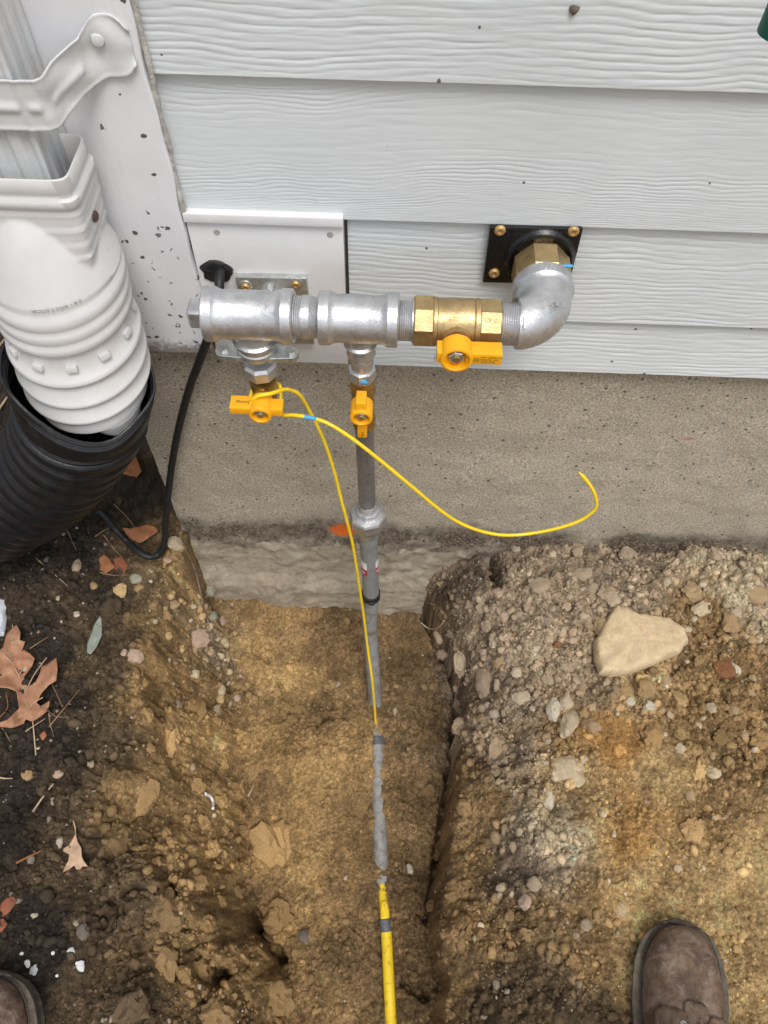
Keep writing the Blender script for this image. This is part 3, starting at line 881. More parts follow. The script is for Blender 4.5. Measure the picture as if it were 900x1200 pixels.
# ================================================================== GAS PIPE MANIFOLD
YH = -.138
ZH = P(425, 374, YH).z
def hx(px, py=374): return P(px, py, YH).x
def zr(py, px=428): return P(px, py, YH).z
man = thing('gas_pipe_manifold', 'silver gas pipe manifold with tees and three yellow handled valves before the siding', 'gas pipe', (hx(423), YH, ZH))
def thread(t0, t1, r, pitch=.0022, dep=.0007):
    pr = []; n = max(2, int(abs(t1-t0)/pitch*2))
    for i in range(n+1): pr.append((t0+(t1-t0)*i/n, r - (dep if i % 2 else 0)))
    return pr
XD = (1, 0, 0)
def tee(xl, xr, xbr, zb, rb, rbody, rbr, name='tee'):
    mb = MB(); L = xr-xl; bw = .0135
    mb.lathe((xl, YH, ZH), XD, [(.004, rb*.72), (0, rb*.8), (0, rb-.0015), (.0015, rb), (bw-.0015, rb), (bw, rb-.001), (bw+.003, rbody+.001), (bw+.006, rbody), (L/2, rbody+.0004),
             (L-bw-.006, rbody), (L-bw-.003, rbody+.001), (L-bw, rb-.001), (L-bw+.0015, rb), (L-.0015, rb), (L, rb-.0015), (L, rb*.8), (L-.004, rb*.72)], 48)
    mb.lathe((xbr, YH, ZH), (0, 0, -1), [(.008, rbr*.92), (rbody+.002, rbr*.94), (rbody+.006, rbr*.98), (rbody+.008, rbr+.0025), (zb-.0015, rbr+.003), (zb, rbr+.0015), (zb, rbr*.7)], 40)
    return mb.build('tee_fitting', MAT['galv'], man, sharp=32)
# end plug
xp0, xp1 = hx(224), hx(243)
mb = MB(); s_ = .0125
rg = []
for t, k in ((xp0, .82), (xp0+.0015, .95), (xp0+.003, 1), (xp1+.004, 1.02)):
    rg.append([(t, YH+a*s_*k, ZH+b*s_*k) for a, b in ((-1, -.8), (-.8, -1), (.8, -1), (1, -.8), (1, .8), (.8, 1), (-.8, 1), (-1, .8))])
mb.rings(rg, cap=(True, True)); mb.build('end_plug', MAT['galv'], man, sharp=40)
lx = hx(300, 400)
zl = lambda py: P(306, py, YH).z
t1 = tee(hx(242), hx(345), lx, .0335, .0305, .0272, .0235)
t2 = tee(hx(374), hx(467), hx(422), .0375, .0300, .0265, .0166)
# cast marks standing proud of the tee
mb = MB()
for px, py in ((268, 386), (270, 391), (266, 396), (293, 389), (293, 393)):
    q = P(px, py, YH-.02); dv = (V((0, YH, ZH))-V((0, q.y, q.z)))
    a = math.atan2(ZH-q.z, 1)
for k in range(5):
    an = rad(-58 + 4*(k % 3)); q = V((hx(266)+.0035*k, YH-.0268*math.cos(an), ZH+.0268*math.sin(an)))
    mb.box(q, (.0018, .002, .006), Matrix.Rotation(an*.5+k, 3, 'X'), .0005)
an = rad(-62)
mb.box((hx(293), YH-.0270*math.cos(an), ZH+.0270*math.sin(an)), (.0022, .002, .010), Matrix.Rotation(-an, 3, 'X'), .0006)
mb.build('cast_mark', MAT['galv'], t1)['kind'] = 'stuff'
# nipple between the tees
mb = MB(); a, b = hx(343), hx(377)
L = b-a
mb.lathe((a, YH, ZH), XD, thread(0, L*.33, .0232) + [(L*.36, .0240), (L*.62, .0240)] + thread(L*.66, L, .0232), 40)
mb.build('pipe_nipple', MAT['galv'], man, sharp=15)
mb = MB(); a, b = hx(464), hx(487); L = b-a
mb.lathe((a, YH, ZH), XD, thread(0, L*.8, .0225) + [(L*.82, .0238), (L, .0238)], 40)
mb.build('pipe_nipple', MAT['galv'], man, sharp=15)

# ---- writing
def text_mesh(name, body, size, org, xdir, ydir, parent, mat, depth=.00025, align='LEFT', sx=1.0):
    cu = bpy.data.curves.new(name, 'FONT'); cu.body = body; cu.size = size; cu.extrude = depth; cu.align_x = align; cu.resolution_u = 2
    to = bpy.data.objects.new(name, cu); COL.objects.link(to)
    bpy.context.view_layer.update()
    me = bpy.data.meshes.new_from_object(to.evaluated_get(bpy.context.evaluated_depsgraph_get()))
    bpy.data.objects.remove(to); bpy.data.curves.remove(cu)
    X = V(xdir).normalized(); Y = V(ydir); Y = (Y-X*Y.dot(X)).normalized(); Z = X.cross(Y)
    M_ = Matrix((X*sx, Y, Z)).transposed().to_4x4(); M_.translation = V(org)
    me.transform(M_); me.materials.clear(); me.materials.append(mat); me.name = name
    o = link(name, me, parent)
    p = parent
    while p is not None:
        me.transform(Matrix.Translation(-V(p.location))); p = p.parent
    return o
def ring_mesh(mb, c, r, wd, n=24):                # flat printed ring in the xz plane facing -y
    c = V(c); vs = []; fs = []
    for k in range(n):
        a = 2*math.pi*k/n
        vs += [c+V((math.cos(a)*r, 0, math.sin(a)*r)), c+V((math.cos(a)*(r-wd), 0, math.sin(a)*(r-wd)))]
        fs.append((2*k, (2*k+2) % (2*n), (2*k+3) % (2*n), 2*k+1))
    mb.add(vs, fs)

# ---- ball valves: body, handle (> nut, print)
def hub(mb, c, r, y0, y1):
    L = y0-y1
    mb.lathe((c[0], y0, c[2]), (0, -1, 0), [(0, r*.9), (.002, r), (L-.002, r), (L-.0006, r-.0006), (L, r-.0018), (L, r-.0035), (L-.001, r-.0043), (L-.008, r-.005)], 40, cap=(True, True))
def stem_nut(c, y, r, parent):
    mb = MB()
    mb.lathe((c[0], y+.006, c[2]), (0, -1, 0), [(0, r), (.0055, r), (.0065, r*.86)], 6, ang=.3)
    n_ = mb.build('stem_nut', MAT['zinc'], parent, sharp=20)
    mb = MB(); mb.lathe((c[0], y, c[2]), (0, -1, 0), [(0, r*.55), (.0022, r*.55), (.003, r*.4)], 16)
    mb.build('valve_stem', MAT['brass'], parent, sharp=20)
# header valve
vx0, vx1 = hx(484), hx(587)
L = vx1-vx0
bv = MB()
bv.lathe((vx0, YH, ZH), XD, [(0, .0235), (.0005, .0275), (.002, .0292), (.021, .0292), (.0225, .0275)], 8, ang=rad(22.5))
bv.lathe((vx0, YH, ZH), XD, [(.020, .0255), (.0225, .0268), (.026, .0268), (.027, .0258), (.040, .0266), (.044, .0268), (.066, .0266), (.067, .0258), (.068, .0268), (L-.024, .0268), (L-.022, .025)], 44)
bv.lathe((vx0, YH, ZH), XD, [(L-.0245, .0262), (L-.023, .0282), (L-.002, .0282), (L-.0005, .0265), (L, .0225)], 8, ang=rad(22.5))
hc = P(535, 412, YH-.045)
hc = V((hc.x, 0, ZH-.0015))
bv.lathe((hc.x, YH, hc.z), (0, -1, 0), [(.01, .0165), (.029, .0165), (.030, .0135), (.036, .0135)], 28)
b1 = bv.build('ball_valve', MAT['brass'], man, sharp=24)
b1['label'] = 'brass ball valve in line with the header, its yellow lever pointing right'
mb = MB(); hub(mb, hc, .0178, YH-.033, YH-.057)
hy0, hy1 = YH-.034, YH-.0535
def bar(mb, x0, x1, z0, z1, y0=hy0, y1=hy1):
    mb.box(((x0+x1)/2, (y0+y1)/2, (z0+z1)/2), (abs(x1-x0), abs(y0-y1), abs(z1-z0)), bev=.0012)
bar(mb, hc.x+.010, hx(581, 405), hc.z-.0075, hc.z+.0075)
bar(mb, hx(509, 405), hc.x-.010, hc.z-.0075, hc.z+.0075)
h1 = mb.build('valve_handle', MAT['handle'], b1, sharp=30)
stem_nut(hc, YH-.053, .0092, b1)
yf = hy1-.0002
mb = MB(); ring_mesh(mb, (hc.x+.0215, yf, hc.z-.0005), .0031, .0006); pr = mb.build('printed_mark', MAT['ink'], b1, smooth=False)
text_mesh('printed_text', 'UL', .0032, (hc.x+.0215, yf, hc.z-.0016), (1, 0, 0), (0, 0, 1), b1, MAT['ink'], 5e-5, 'CENTER')
for i, tx in enumerate(('DWT  ASME B16.44', 'MAX 5 PSI  125G', '1/2 PSI  WOG')):
    text_mesh('printed_text', tx, .0029, (hc.x+.0258, yf, hc.z+.0024-i*.0034), (1, 0, 0), (0, 0, 1), b1, MAT['ink'], 5e-5, sx=.92)
text_mesh('printed_text', '1 1/2', .0048, (hc.x-.0215, yf, hc.z-.0055), (0, 0, 1), (-1, 0, 0), b1, MAT['ink'], 5e-5)
text_mesh('cast_text', '600', .008, (hx(530), YH-.0190, ZH+.0195), (1, 0, 0), (0, .72, .70), b1, MAT['brass'], .0006, 'CENTER')
text_mesh('cast_text', '125 G', .006, (hx(573), YH-.0195, ZH+.0215), (1, 0, 0), (0, .72, .70), b1, MAT['brass'], .0006, 'CENTER')

# elbow: threaded male end, quarter bend, banded female end at the wall
xe = P(634, 297, -.03).x
mb = MB()
R_ = .042; nn = 26
cen = V((xe-R_, YH+R_, ZH))
rings = []
def ring_at(c, ax, r, n=44):
    ax = V(ax).normalized(); u = V((0, 0, 1)); w_ = ax.cross(u)
    return [V(c)+u*(r*math.cos(2*math.pi*k/n))+w_*(r*math.sin(2*math.pi*k/n)) for k in range(n)]
xs0 = hx(585)
for t, r in thread(xs0, hx(606), .0238, .0024, .0008): rings.append(ring_at((t, YH, ZH), XD, r))
rings.append(ring_at((hx(607), YH, ZH), XD, .0272))
for i in range(nn+1):
    a = -math.pi/2 + math.pi/2*i/nn
    p = cen + V((R_*math.cos(a), R_*math.sin(a), 0))
    if p.x < hx(608): continue
    rings.append(ring_at(p, (-math.sin(a), math.cos(a), 0), .0283+.003*i/nn))
yb0 = YH+R_
for y, r in ((yb0+.003, .0317), (yb0+.006, .0340), (yb0+.0075, .0350), (yb0+.021, .0350), (yb0+.0225, .0335), (yb0+.0225, .026)):
    rings.append(ring_at((xe, y, ZH), (0, 1, 0), r))
mb.rings(rings, cap=(True, True))
el = mb.build('elbow', MAT['galv'], man, sharp=30)
mb = MB()
mb.box((hx(612), YH-.0195, ZH+.0215), (.0045, .003, .014), Matrix.Rotation(rad(-45), 3, 'X'), .0012)
for k, (dx, dz) in enumerate(((0, 0), (.006, .002), (.011, .004), (.004, -.006))):
    mb.box((xe+.001+dx, YH+.004-dz*.5, ZH+.0285+dz*.1), (.002, .009, .002), Matrix.Rotation(rad(-40+k*25), 3, 'Z'), .0005)
for k in range(6):
    a = rad(60+k*9); mb.box((xe+.0345*math.cos(a), yb0+.0135, ZH+.0345*math.sin(a)), (.0022, .008-(k % 3)*.002, .0025), Matrix.Rotation(-a, 3, 'Y'), .0006)
mb.build('cast_mark', MAT['galv'], el)['kind'] = 'stuff'
# brass hex nut between elbow and wall plate
yn1 = yb0+.0215; yn0 = -.036
mb = MB()
mb.lathe((xe, yn1, ZH), (0, 1, 0), [(0, .027), (.001, .0325), (.003, .0345), (yn0-yn1-.004, .0345), (yn0-yn1-.001, .032), (yn0-yn1, .028), (yn0-yn1+.008, .028)], 8, ang=rad(22.5))
hn = mb.build('hex_nut', MAT['brass'], man, sharp=24); hn['label'] = 'brass hex nut against the black wall plate'
def blob(c, size, parent, mat, seed, name='thread_sealant'):
    v, f = ico(2); v = lumpy(v, seed)*np.array(size)
    mb = MB(); mb.add([V(c)+V(q) for q in v], f.tolist())
    return mb.build(name, mat, parent, sharp=0)
blob(V((xe+.0235, yn1+.006, ZH+.0255)), (.0095, .003, .0022), hn, MAT['sealant'], 3)

# ---- left drop: flanged coupling, hex, old brass valve with lever to the left
ZT = ZH-.0335
dl = lambda py: ZT-zl(py)
mb = MB()
mb.lathe((lx, YH, ZT+.003), (0, 0, -1), [(0, .023), (.002, .0262), (.0055, .0262), (.008, .0245), (.010, .0228), (.0135, .0222), (.0155, .0235), (.020, .0232), (.0225, .0212), (.026, .0205)], 44)
# two bolt ears
ez = zl(411)
for s in (-1, 1):
    rg = []
    for z, k in ((ez+.0035, .94), (ez+.0025, 1), (ez-.0035, 1), (ez-.0045, .94)):
        pts = []
        for kk in range(14):
            a = -math.pi/2 + math.pi*kk/13
            pts.append((lx+s*(.0385+.0105*k*math.cos(a)), YH-.004+.0095*k*math.sin(a), z))
        pts += [(lx+s*.014, YH-.004+.0115*k, z), (lx+s*.014, YH-.004-.0115*k, z)]
        rg.append(pts)
    mb.rings(rg, cap=(True, True))
fc = mb.build('flange_coupling', MAT['zinc'], man, sharp=28)
for s in (-1, 1):
    mb = MB(); mb.lathe((lx+s*.039, YH-.005, ez-.006), (0, -.45, 1), [(-.004, .0065), (0, .0065), (.002, .0055), (.002, .003), (.0005, .0025)], 18)
    mb.lathe((lx+s*.039, YH-.004, ez+.003), (0, 0, 1), [(0, .0062), (.005, .0062)], 6)
    mb.build('flange_bolt', MAT['zinc'], fc, sharp=24)
mb = MB()
z0 = zl(426)
mb.lathe((lx, YH, z0), (0, 0, -1), [(-.004, .0175), (0, .0205), (.0145, .0205), (.0155, .0195), (.0155, .0165)], 8, ang=.2)
mb.build('hex_bushing', MAT['galv'], man, sharp=24)
mb = MB()
z0 = zl(444); zv = zl(472)
mb.lathe((lx, YH, z0), (0, 0, -1), [(0, .0165), (.012, .0160), (.0125, .0148), (.0165, .0150), (.0175, .0143), (z0-zv+.004, .0140), (z0-zv+.008, .0125), (z0-zv+.010, .0125), (z0-zv+.011, .011)], 32)
lc = P(309, 487, YH-.048)
mb.lathe((lx, YH, lc.z), (0, -1, 0), [(0, .010), (.026, .010)], 24)
b2 = mb.build('ball_valve', MAT['brass_dark'], man, sharp=24)
b2['label'] = 'old brass ball valve on the left drop, its yellow lever pointing left'
hcl = V((lx+.0015, 0, lc.z))
mb = MB(); hub(mb, hcl, .0138, YH-.022, YH-.050)
xl0 = P(269, 482, YH-.045).x; xr0 = P(331, 484, YH-.045).x
bar(mb, xl0, hcl.x-.008, hcl.z-.0035, hcl.z+.0075, YH-.024, YH-.0445)
bar(mb, hcl.x+.008, xr0, hcl.z-.005, hcl.z+.0065, YH-.026, YH-.0445)
h2 = mb.build('valve_handle', MAT['handle'], b2, sharp=30)
stem_nut(hcl, YH-.046, .0074, b2)
# upside-down print on top face
text_mesh('printed_text', 'Jomar', .0075, (hcl.x-.0135, YH-.0325, hcl.z+.0077), (-1, .03, 0), (0, -1, 0), b2, MAT['ink'], 5e-5, 'LEFT')

# ---- riser: reducing collar, hex, valve, pipe, union, sleeve
rx = hx(423, 410)
def lean(py): return P(425+.0365*(py-430), py, YH)          # riser leans a touch to the right as it goes down
AX0 = V((rx, YH, ZH-.03)); AX1 = lean(690); AX1.y = YH
adir = (AX1-AX0).normalized()
def along(py): return (AX0.z - lean(py).z)/(-adir.z)
def rl(mb, prof, n=32, ang=0): return mb.lathe(AX0, adir, prof, n, ang=ang)
mb = MB()
a = along
rl(mb, [(.004, .0155), (a(410), .0172), (a(411)+.003, .0172), (a(416), .0150), (a(418), .0132), (a(421), .0145), (a(424), .0142), (a(425), .0130), (a(434), .0130)], 36)
mb.build('reducing_nipple', MAT['galv'], man, sharp=26)
mb = MB(); rl(mb, [(a(430), .0135), (a(431), .0168), (a(441), .0168), (a(442), .016), (a(442), .013)], 8, .15)
hb = mb.build('hex_bushing', MAT['galv'], man, sharp=24)
q = AX0+adir*a(437); blob(q+V((.003, -.0155, 0)), (.0065, .0018, .005), hb, MAT['sealant'], 8)
mb = MB(); rl(mb, [(a(441), .0158), (a(456), .0156), (a(457), .0148), (a(459), .0152), (a(461), .0142), (a(487), .0138), (a(489), .0150), (a(497), .0150), (a(498), .0135)], 32)
rc = P(423, 490, YH-.045); rcz = rc.z
rcx = (AX0+adir*((AX0.z-rcz)/(-adir.z))).x
mb.lathe((rcx, YH, rcz), (0, -1, 0), [(0, .010), (.026, .010)], 24)
b3 = mb.build('ball_valve', MAT['brass_dark'], man, sharp=24)
b3['label'] = 'brass ball valve on the upright pipe with its yellow lever in line with the pipe'
hr = V((rcx+.0003, 0, rcz))
mb = MB(); hub(mb, hr, .0138, YH-.020, YH-.047)
mb.box((rcx, YH-.033, rcz+.0165), (.0125, .021, .016), bev=.0012)
mb.box((rcx+.0008, YH-.032, rcz-.027), (.0120, .016, .036), bev=.0012)
h3 = mb.build('valve_handle', MAT['handle'], b3, sharp=30)
stem_nut(hr, YH-.043, .0074, b3)
text_mesh('printed_text', '125 G', .0042, (rcx+.0025, YH-.0402, rcz-.0435), (0, 0, 1), (-1, 0, 0), b3, MAT['ink'], 5e-5)
mb = MB(); rl(mb, [(a(494), .0128), (a(594), .0128)], 40)
mb.build('riser_pipe', MAT['steel'], man)
mb = MB(); rl(mb, thread(a(590), a(598), .0135, .0018, .0005), 36)
rl(mb, [(a(596), .0128), (a(596.5), .0185), (a(601), .0195), (a(602), .018), (a(604), .0125)], 8, .1)
un_in = mb.build('union_collar', MAT['galv'], man, sharp=24)
mb = MB(); rl(mb, [(a(600), .018), (a(601), .0275), (a(602.5), .0298), (a(610), .0298), (a(611), .0262), (a(615), .0245), (a(619), .0180)], 8, .12)
rl(mb, [(a(612), .0190), (a(618), .0185), (a(621), .0175), (a(624), .0178), (a(625), .0160)], 36)
mb.build('union_nut', MAT['galv'], man, sharp=26)
mb = MB(); rl(mb, [(a(622), .0152), (a(637), .0155), (a(638), .0149), (a(641), .0156), (a(643), .0150), (a(700), .0150)], 36)
sl = mb.build('pipe_sleeve', MAT['sleeve'], man, sharp=30)
# two printed stickers on the sleeve
def curved_patch(t0, t1, a0, a1, r, mat, name, parent, sk=0.0):
    mb = MB(); rows = []
    u = V((0, -1, 0)); u = (u-adir*u.dot(adir)).normalized(); w_ = adir.cross(u)
    for i in range(5):
        row = []
        for j in range(9):
            an = a0+(a1-a0)*j/8; t = t0+(t1-t0)*i/4 + sk*(j/8-.5)
            row.append(AX0+adir*t+u*(r*math.cos(an))+w_*(r*math.sin(an)))
        rows.append(row)
    mb.grid(rows); return mb.build(name, mat, parent)
for a0, a1 in ((.28, 1.25), (-1.5, -.78)):
    sgn = 1
    curved_patch(a(652), a(660), a0, a1, .01525, MAT['sticker_white'], 'sticker', sl, -.002*sgn)
    curved_patch(a(660), a(667), a0, a1, .01525, MAT['sticker_red'], 'sticker', sl, -.002*sgn)
    am = (a0+a1)/2
    curved_patch(a(663), a(665), am-.18, am+.25, .01545, MAT['sticker_white'], 'sticker_print', sl, -.003)
mb = MB(); rl(mb, [(a(693.5), .0155), (a(694), .0172), (a(699), .0172), (a(699.5), .0155)], 32)
q = AX0+adir*a(697)
mb.box(q+V((.002, -.0185, 0)), (.010, .005, .007), bev=.0012); mb.box(q+V((-.0135, -.0125, .001)), (.008, .006, .006), bev=.001)
mb.build('tie_strap', MAT['black_rubber'], man, sharp=30)
# buried sweep: grey conduit going under the trench floor, coming up as the yellow plastic gas pipe
_kx = np.array([0])
def floor_smooth(px, py):
    p = on_ground(px, py)
    acc = [gh(p.x+dx, p.y+dy) for dx in (-.04, -.02, .02, .04) for dy in (-.02, 0, .02)]
    return V((p.x, p.y, sum(acc)/len(acc)))
cpts = [AX0+adir*a(697), P(433, 728, YH-.006), P(435.5, 760, YH-.022), P(437.5, 790, YH-.05)]
for py, px, off in ((822, 439.5, -.004), (842, 441, -.018), (868, 442, -.0135), (895, 442.5, -.0125), (925, 444, -.0125), (955, 445, -.0085), (1000, 446, -.0065), (1022, 447, -.0105), (1042, 447.5, -.015)):
    q = floor_smooth(px, py); cpts.append(V((q.x, q.y, q.z+off)))
mb = MB(); sp_ = spline(cpts, 10); mb.tube(sp_, [.0150]*(len(sp_)-9)+[.0150-.0003*i for i in range(9)], 28)
mb.build('buried_conduit', MAT['conduit'], man, sharp=40)
q = floor_smooth(442, 866); q2 = floor_smooth(442, 870)
mb = MB(); dv = (floor_smooth(443, 880)-floor_smooth(441.5, 860)).normalized()
mb.lathe(q+V((0, 0, -.0115)), dv, [(-.006, .0155), (-.005, .0168), (.010, .0168), (.011, .0155)], 28)
mb.build('conduit_band', MAT['tape'], man, sharp=30)
gp = []
for py, px, off in ((1034, 447.2, -.008), (1052, 449, -.005), (1066, 450.5, -.001), (1080, 451.5, .002), (1100, 453, .004), (1150, 455.5, .007), (1200, 458, .008), (1280, 462, .008), (1400, 468, .006), (1560, 474, -.02)):
    q = floor_smooth(px, min(py, 1300)); q = V(G(px, py, q.z)); gp.append(V((q.x, q.y, q.z+off)))
mb = MB(); sp_ = spline(gp, 10); mb.tube(sp_, [.0075+.0033*min(1, i/34) for i in range(len(sp_))], 28)
gy = mb.build('gas_line', MAT['gas_yellow'], man); gy['label'] = 'yellow plastic gas line lying on the trench floor'
lp = [floor_smooth(a_, b_)+V((0, 0, .007)) for a_, b_ in ((450, 1084), (447.8, 1074), (448, 1062), (450.3, 1058), (453, 1062), (454.5, 1074), (454.2, 1084))]
mb = MB(); mb.tube(spline(lp, 8), .0026, 10); mb.build('pull_loop', MAT['gas_yellow'], gy)
i0 = min(range(len(sp_)), key=lambda i: abs((sp_[i]-gp[3]).length))
dv = (sp_[i0+3]-sp_[i0]).normalized()
mb = MB(); mb.lathe(sp_[i0+2], dv, [(-.010, .0108), (-.009, .0118), (.012, .0120), (.013, .0108)], 28)
mb.build('tape_band', MAT['tape'], gy, sharp=30)

# ================================================================== WALL PLATES
wp = thing('wall_plate', 'black square wall plate with gold screws around the brass nut on the siding', 'wall plate', (xe, -.022, ZH))
pl = [P(575, 264, -.026), P(684, 268, -.026), P(664, 332, -.026), P(568, 329, -.026)]
zt = max(pl[0].z, pl[1].z)-.0005; zb_ = (pl[2].z+pl[3].z)/2 - .001
x0_, x1_ = pl[0].x, pl[1].x
yc = -.0225
mb = MB(); mb.box(((x0_+x1_)/2, yc-.002, (zt+zb_)/2), (x1_-x0_, .007, zt-zb_), Matrix.Rotation(rad(-1), 3, 'Y'), bev=.0022)
mb.build('plate', MAT['black_paint'], wp, sharp=30)
mb = MB(); mb.lathe((xe, yc, ZH), (0, -1, 0), [(.002, .0430), (.0065, .0420), (.008, .0405), (.010, .0385), (.0115, .0380), (.012, .036), (.008, .030)], 44)
mb.build('collar', MAT['black_paint'], wp, sharp=40)
for px, py in ((586, 270), (672, 271), (579, 320), (664, 322)):
    q = P(px, py, yc-.006)
    q.x = min(max(q.x, x0_+.009), x1_-.009)
    screw(q, (0, -1, 0), .0066, wp, 'screw', None, .003)
bk = thing('pipe_bracket', 'galvanised rectangular bracket screwed to the white block behind the left tee', 'bracket', (P(316, 330, -.03).x, -.03, P(316, 330, -.03).z))
qa, qb = P(277, 322, -.031), P(360, 318, -.031)
zbt = P(320, 400, -.031).z
mb = MB(); mb.box(((qa.x+qb.x)/2, -.0305, (qa.z+zbt)/2), (qb.x-qa.x, .009, qa.z-zbt), Matrix.Rotation(rad(-1.2), 3, 'Y'), bev=.001)
mb.build('plate', MAT['zinc'], bk, sharp=30)
for px, py in ((288, 335), (347, 332)):
    mb = MB(); q = P(px, py, -.035); mb.lathe(q, (0, -1, 0), [(0, .0085), (.0015, .0082), (.002, .0065)], 20); mb.build('washer', MAT['zinc'], bk, sharp=30)
    screw(q+V((0, -.0015, 0)), (0, -1, 0), .0056, bk, 'screw', None, .0035)
mb = MB(); q = P(315, 338, -.035); mb.lathe(q, (0, -1, 0), [(0, .0072), (.007, .0072), (.008, .006)], 6); mb.build('hex_bolt', MAT['zinc'], bk, sharp=24)
mb = MB(); mb.box((P(315, 352, -.035).x, -.075, P(315, 352, -.035).z-.004), (.03, .085, .006), bev=.001); mb.build('bracket_arm', MAT['zinc'], bk, sharp=30)

# ================================================================== WIRES AND CABLE
gq = lambda px, py, dz=0: on_ground(px, py)+V((0, 0, dz))
zw = hcl.z
wpts = [gq(440, 862, -.012), gq(440, 845, .004)]
def conduit_front(px, py, y): return P(px, py, y)
wpts += [P(436.5, 800, YH-.085), P(431, 760, YH-.045), P(426, 720, YH-.024), P(421.5, 690, YH-.021), P(417, 660, YH-.020), P(412, 632, YH-.018), P(401, 590, YH-.012),
         P(391, 550, YH-.004), P(379, 515, YH+.002), P(363, 482, YH+.004), P(352, 464, YH), P(343, 458, YH-.004), P(333, 456.5, YH-.014), P(318, 461, YH-.030), P(303, 464, YH-.034), P(294, 470, YH-.030),
         P(291, 478, YH-.016), V((lx-.012, YH+.014, zw-.008)), V((lx+.010, YH+.016, zw-.012)), V((lx+.020, YH+.002, zw-.008)), P(329, 484, YH-.024), P(345, 486.5, YH-.034), P(364, 489.5, YH-.038), P(384, 496, YH-.044),
         P(410, 512, YH-.052), P(440, 535, YH-.058), P(480, 568, YH-.06), P(520, 601, YH-.058), P(548, 617, YH-.054), P(580, 626, YH-.05), P(610, 626.5, YH-.046), P(645, 621, YH-.042), P(675, 612, YH-.038), P(692, 602, YH-.034),
         P(699, 592, YH-.03), P(696, 577, YH-.026), P(688, 564, YH-.022), P(678, 553, YH-.018)]
sp_ = spline(wpts, 8)
mb = MB(); rr = [.0025]*len(sp_)
for i in range(5): rr[-1-i] = .0006+.0005*i
mb.tube(sp_, rr, 12)
tw = tag(mb.build('tracer_wire', MAT['wire']), 'thin yellow wire looped over the left valve, one end curling free before concrete', 'wire')
i1 = min(range(len(sp_)), key=lambda i: (sp_[i]-P(364, 489.5, YH-.038)).length)
mb = MB(); mb.tube(sp_[i1-3:i1+4], .0027, 12)
sl2 = mb.build('thread_sealant', MAT['sealant'], tw); sl2.data.name = 'thread_sealant'
cp = [P(262, 312, -.012), P(258, 322, -.036), P(256, 345, -.055), P(250, 375, -.058), P(243, 398, -.05), P(233, 425, -.034), P(222, 455, -.026), P(211, 495, -.024), P(203, 535, -.024), P(197, 580, -.026), P(194, 612, -.034),
      P(193, 634, -.045), gq(188, 652, .012), gq(176, 655, .008), gq(163, 648, .007), gq(150, 636, .006), gq(136, 622, .006), gq(124, 608, .005), gq(116, 600, -.004), gq(110, 594, -.02)]
mb = MB(); mb.tube(spline(cp, 10), .0060, 16)
tag(mb.build('black_cable', MAT['black_rubber']), 'black rubber cable running from the white block down the concrete into the dark soil', 'cable')

# ================================================================== DOWNSPOUT, ADAPTER, DRAIN PIPE
DX0, DX1 = -.431, -.3455
DYF, DYB = -.1035, -.0365
def rrect(cx, cy, wx_, wy_, r, n=10):
    pts = []
    for (sx_, sy_, a0) in ((1, 1, 0), (-1, 1, 90), (-1, -1, 180), (1, -1, 270)):
        for k in range(n+1):
            a = rad(a0+90*k/n)
            pts.append((cx+sx_*(wx_/2-r)+r*math.cos(a), cy+sy_*(wy_/2-r)+r*math.sin(a)))
    return pts
# fluted section
def fluted():
    pts = []
    def side(p, q, nf):
        p = V(p); q = V(q); d = q-p; nrm = V((d.y, -d.x)).normalized(); n = 60
        for i in range(n):
            t = i/n
            s = abs(math.sin(math.pi*t*nf))
            dep = .0045*(max(0, 1-((((t*nf) % 1)-.5)/.26)**2)) if True else 0
            pts.append(p + d*t - nrm*dep)
    side((DX1, DYB), (DX1, DYF), 2) if False else None
    c = [(DX0, DYF), (DX1, DYF), (DX1, DYB), (DX0, DYB)]
    for i in range(4):
        side(c[i], c[(i+1) % 4], 4 if i % 2 == 0 else 3)
    return pts
fl = fluted()
ds = thing('downspout', 'white fluted metal downspout at the house corner with its strap', 'downspout', ((DX0+DX1)/2, (DYF+DYB)/2, .86))
mb = MB(); mb.rings([[(p.x, p.y, z) for p in fl] for z in (.855, 1.1, 1.5, 2.4)]); mb.build('spout', MAT['white_metal'], ds, sharp=50)
# strap
zs0 = P(40, 152, DYF-.003).z; zs1 = P(40, 93, DYF-.003).z
path = []
yb_ = -.0365
xk0 = P(50, 120, DYF-.004).x; xk1 = P(102, 62, yb_).x; xk2 = P(157, 62, yb_).x
ctrl = [(-.47, DYF-.004), (xk0-.030, DYF-.004), (xk0-.005, DYF-.0035), (xk0+.003, DYF+.002), (xk0+.3*(xk1-xk0), DYF+.022), (xk0+.75*(xk1-xk0), DYF+.050), (xk1, yb_-.006), (xk1+.008, yb_-.001), (xk1+.03, yb_), (xk2, yb_)]
def lerp_path(t):
    segs = [math.dist(ctrl[i], ctrl[i+1]) for i in range(len(ctrl)-1)]; L_ = sum(segs); d = t*L_
    for i, s in enumerate(segs):
        if d <= s or i == len(segs)-1:
            k = min(1, d/s); return V((ctrl[i][0]+(ctrl[i+1][0]-ctrl[i][0])*k, ctrl[i][1]+(ctrl[i+1][1]-ctrl[i][1])*k))
        d -= s
rows = []
NU, NVV = 90, 22
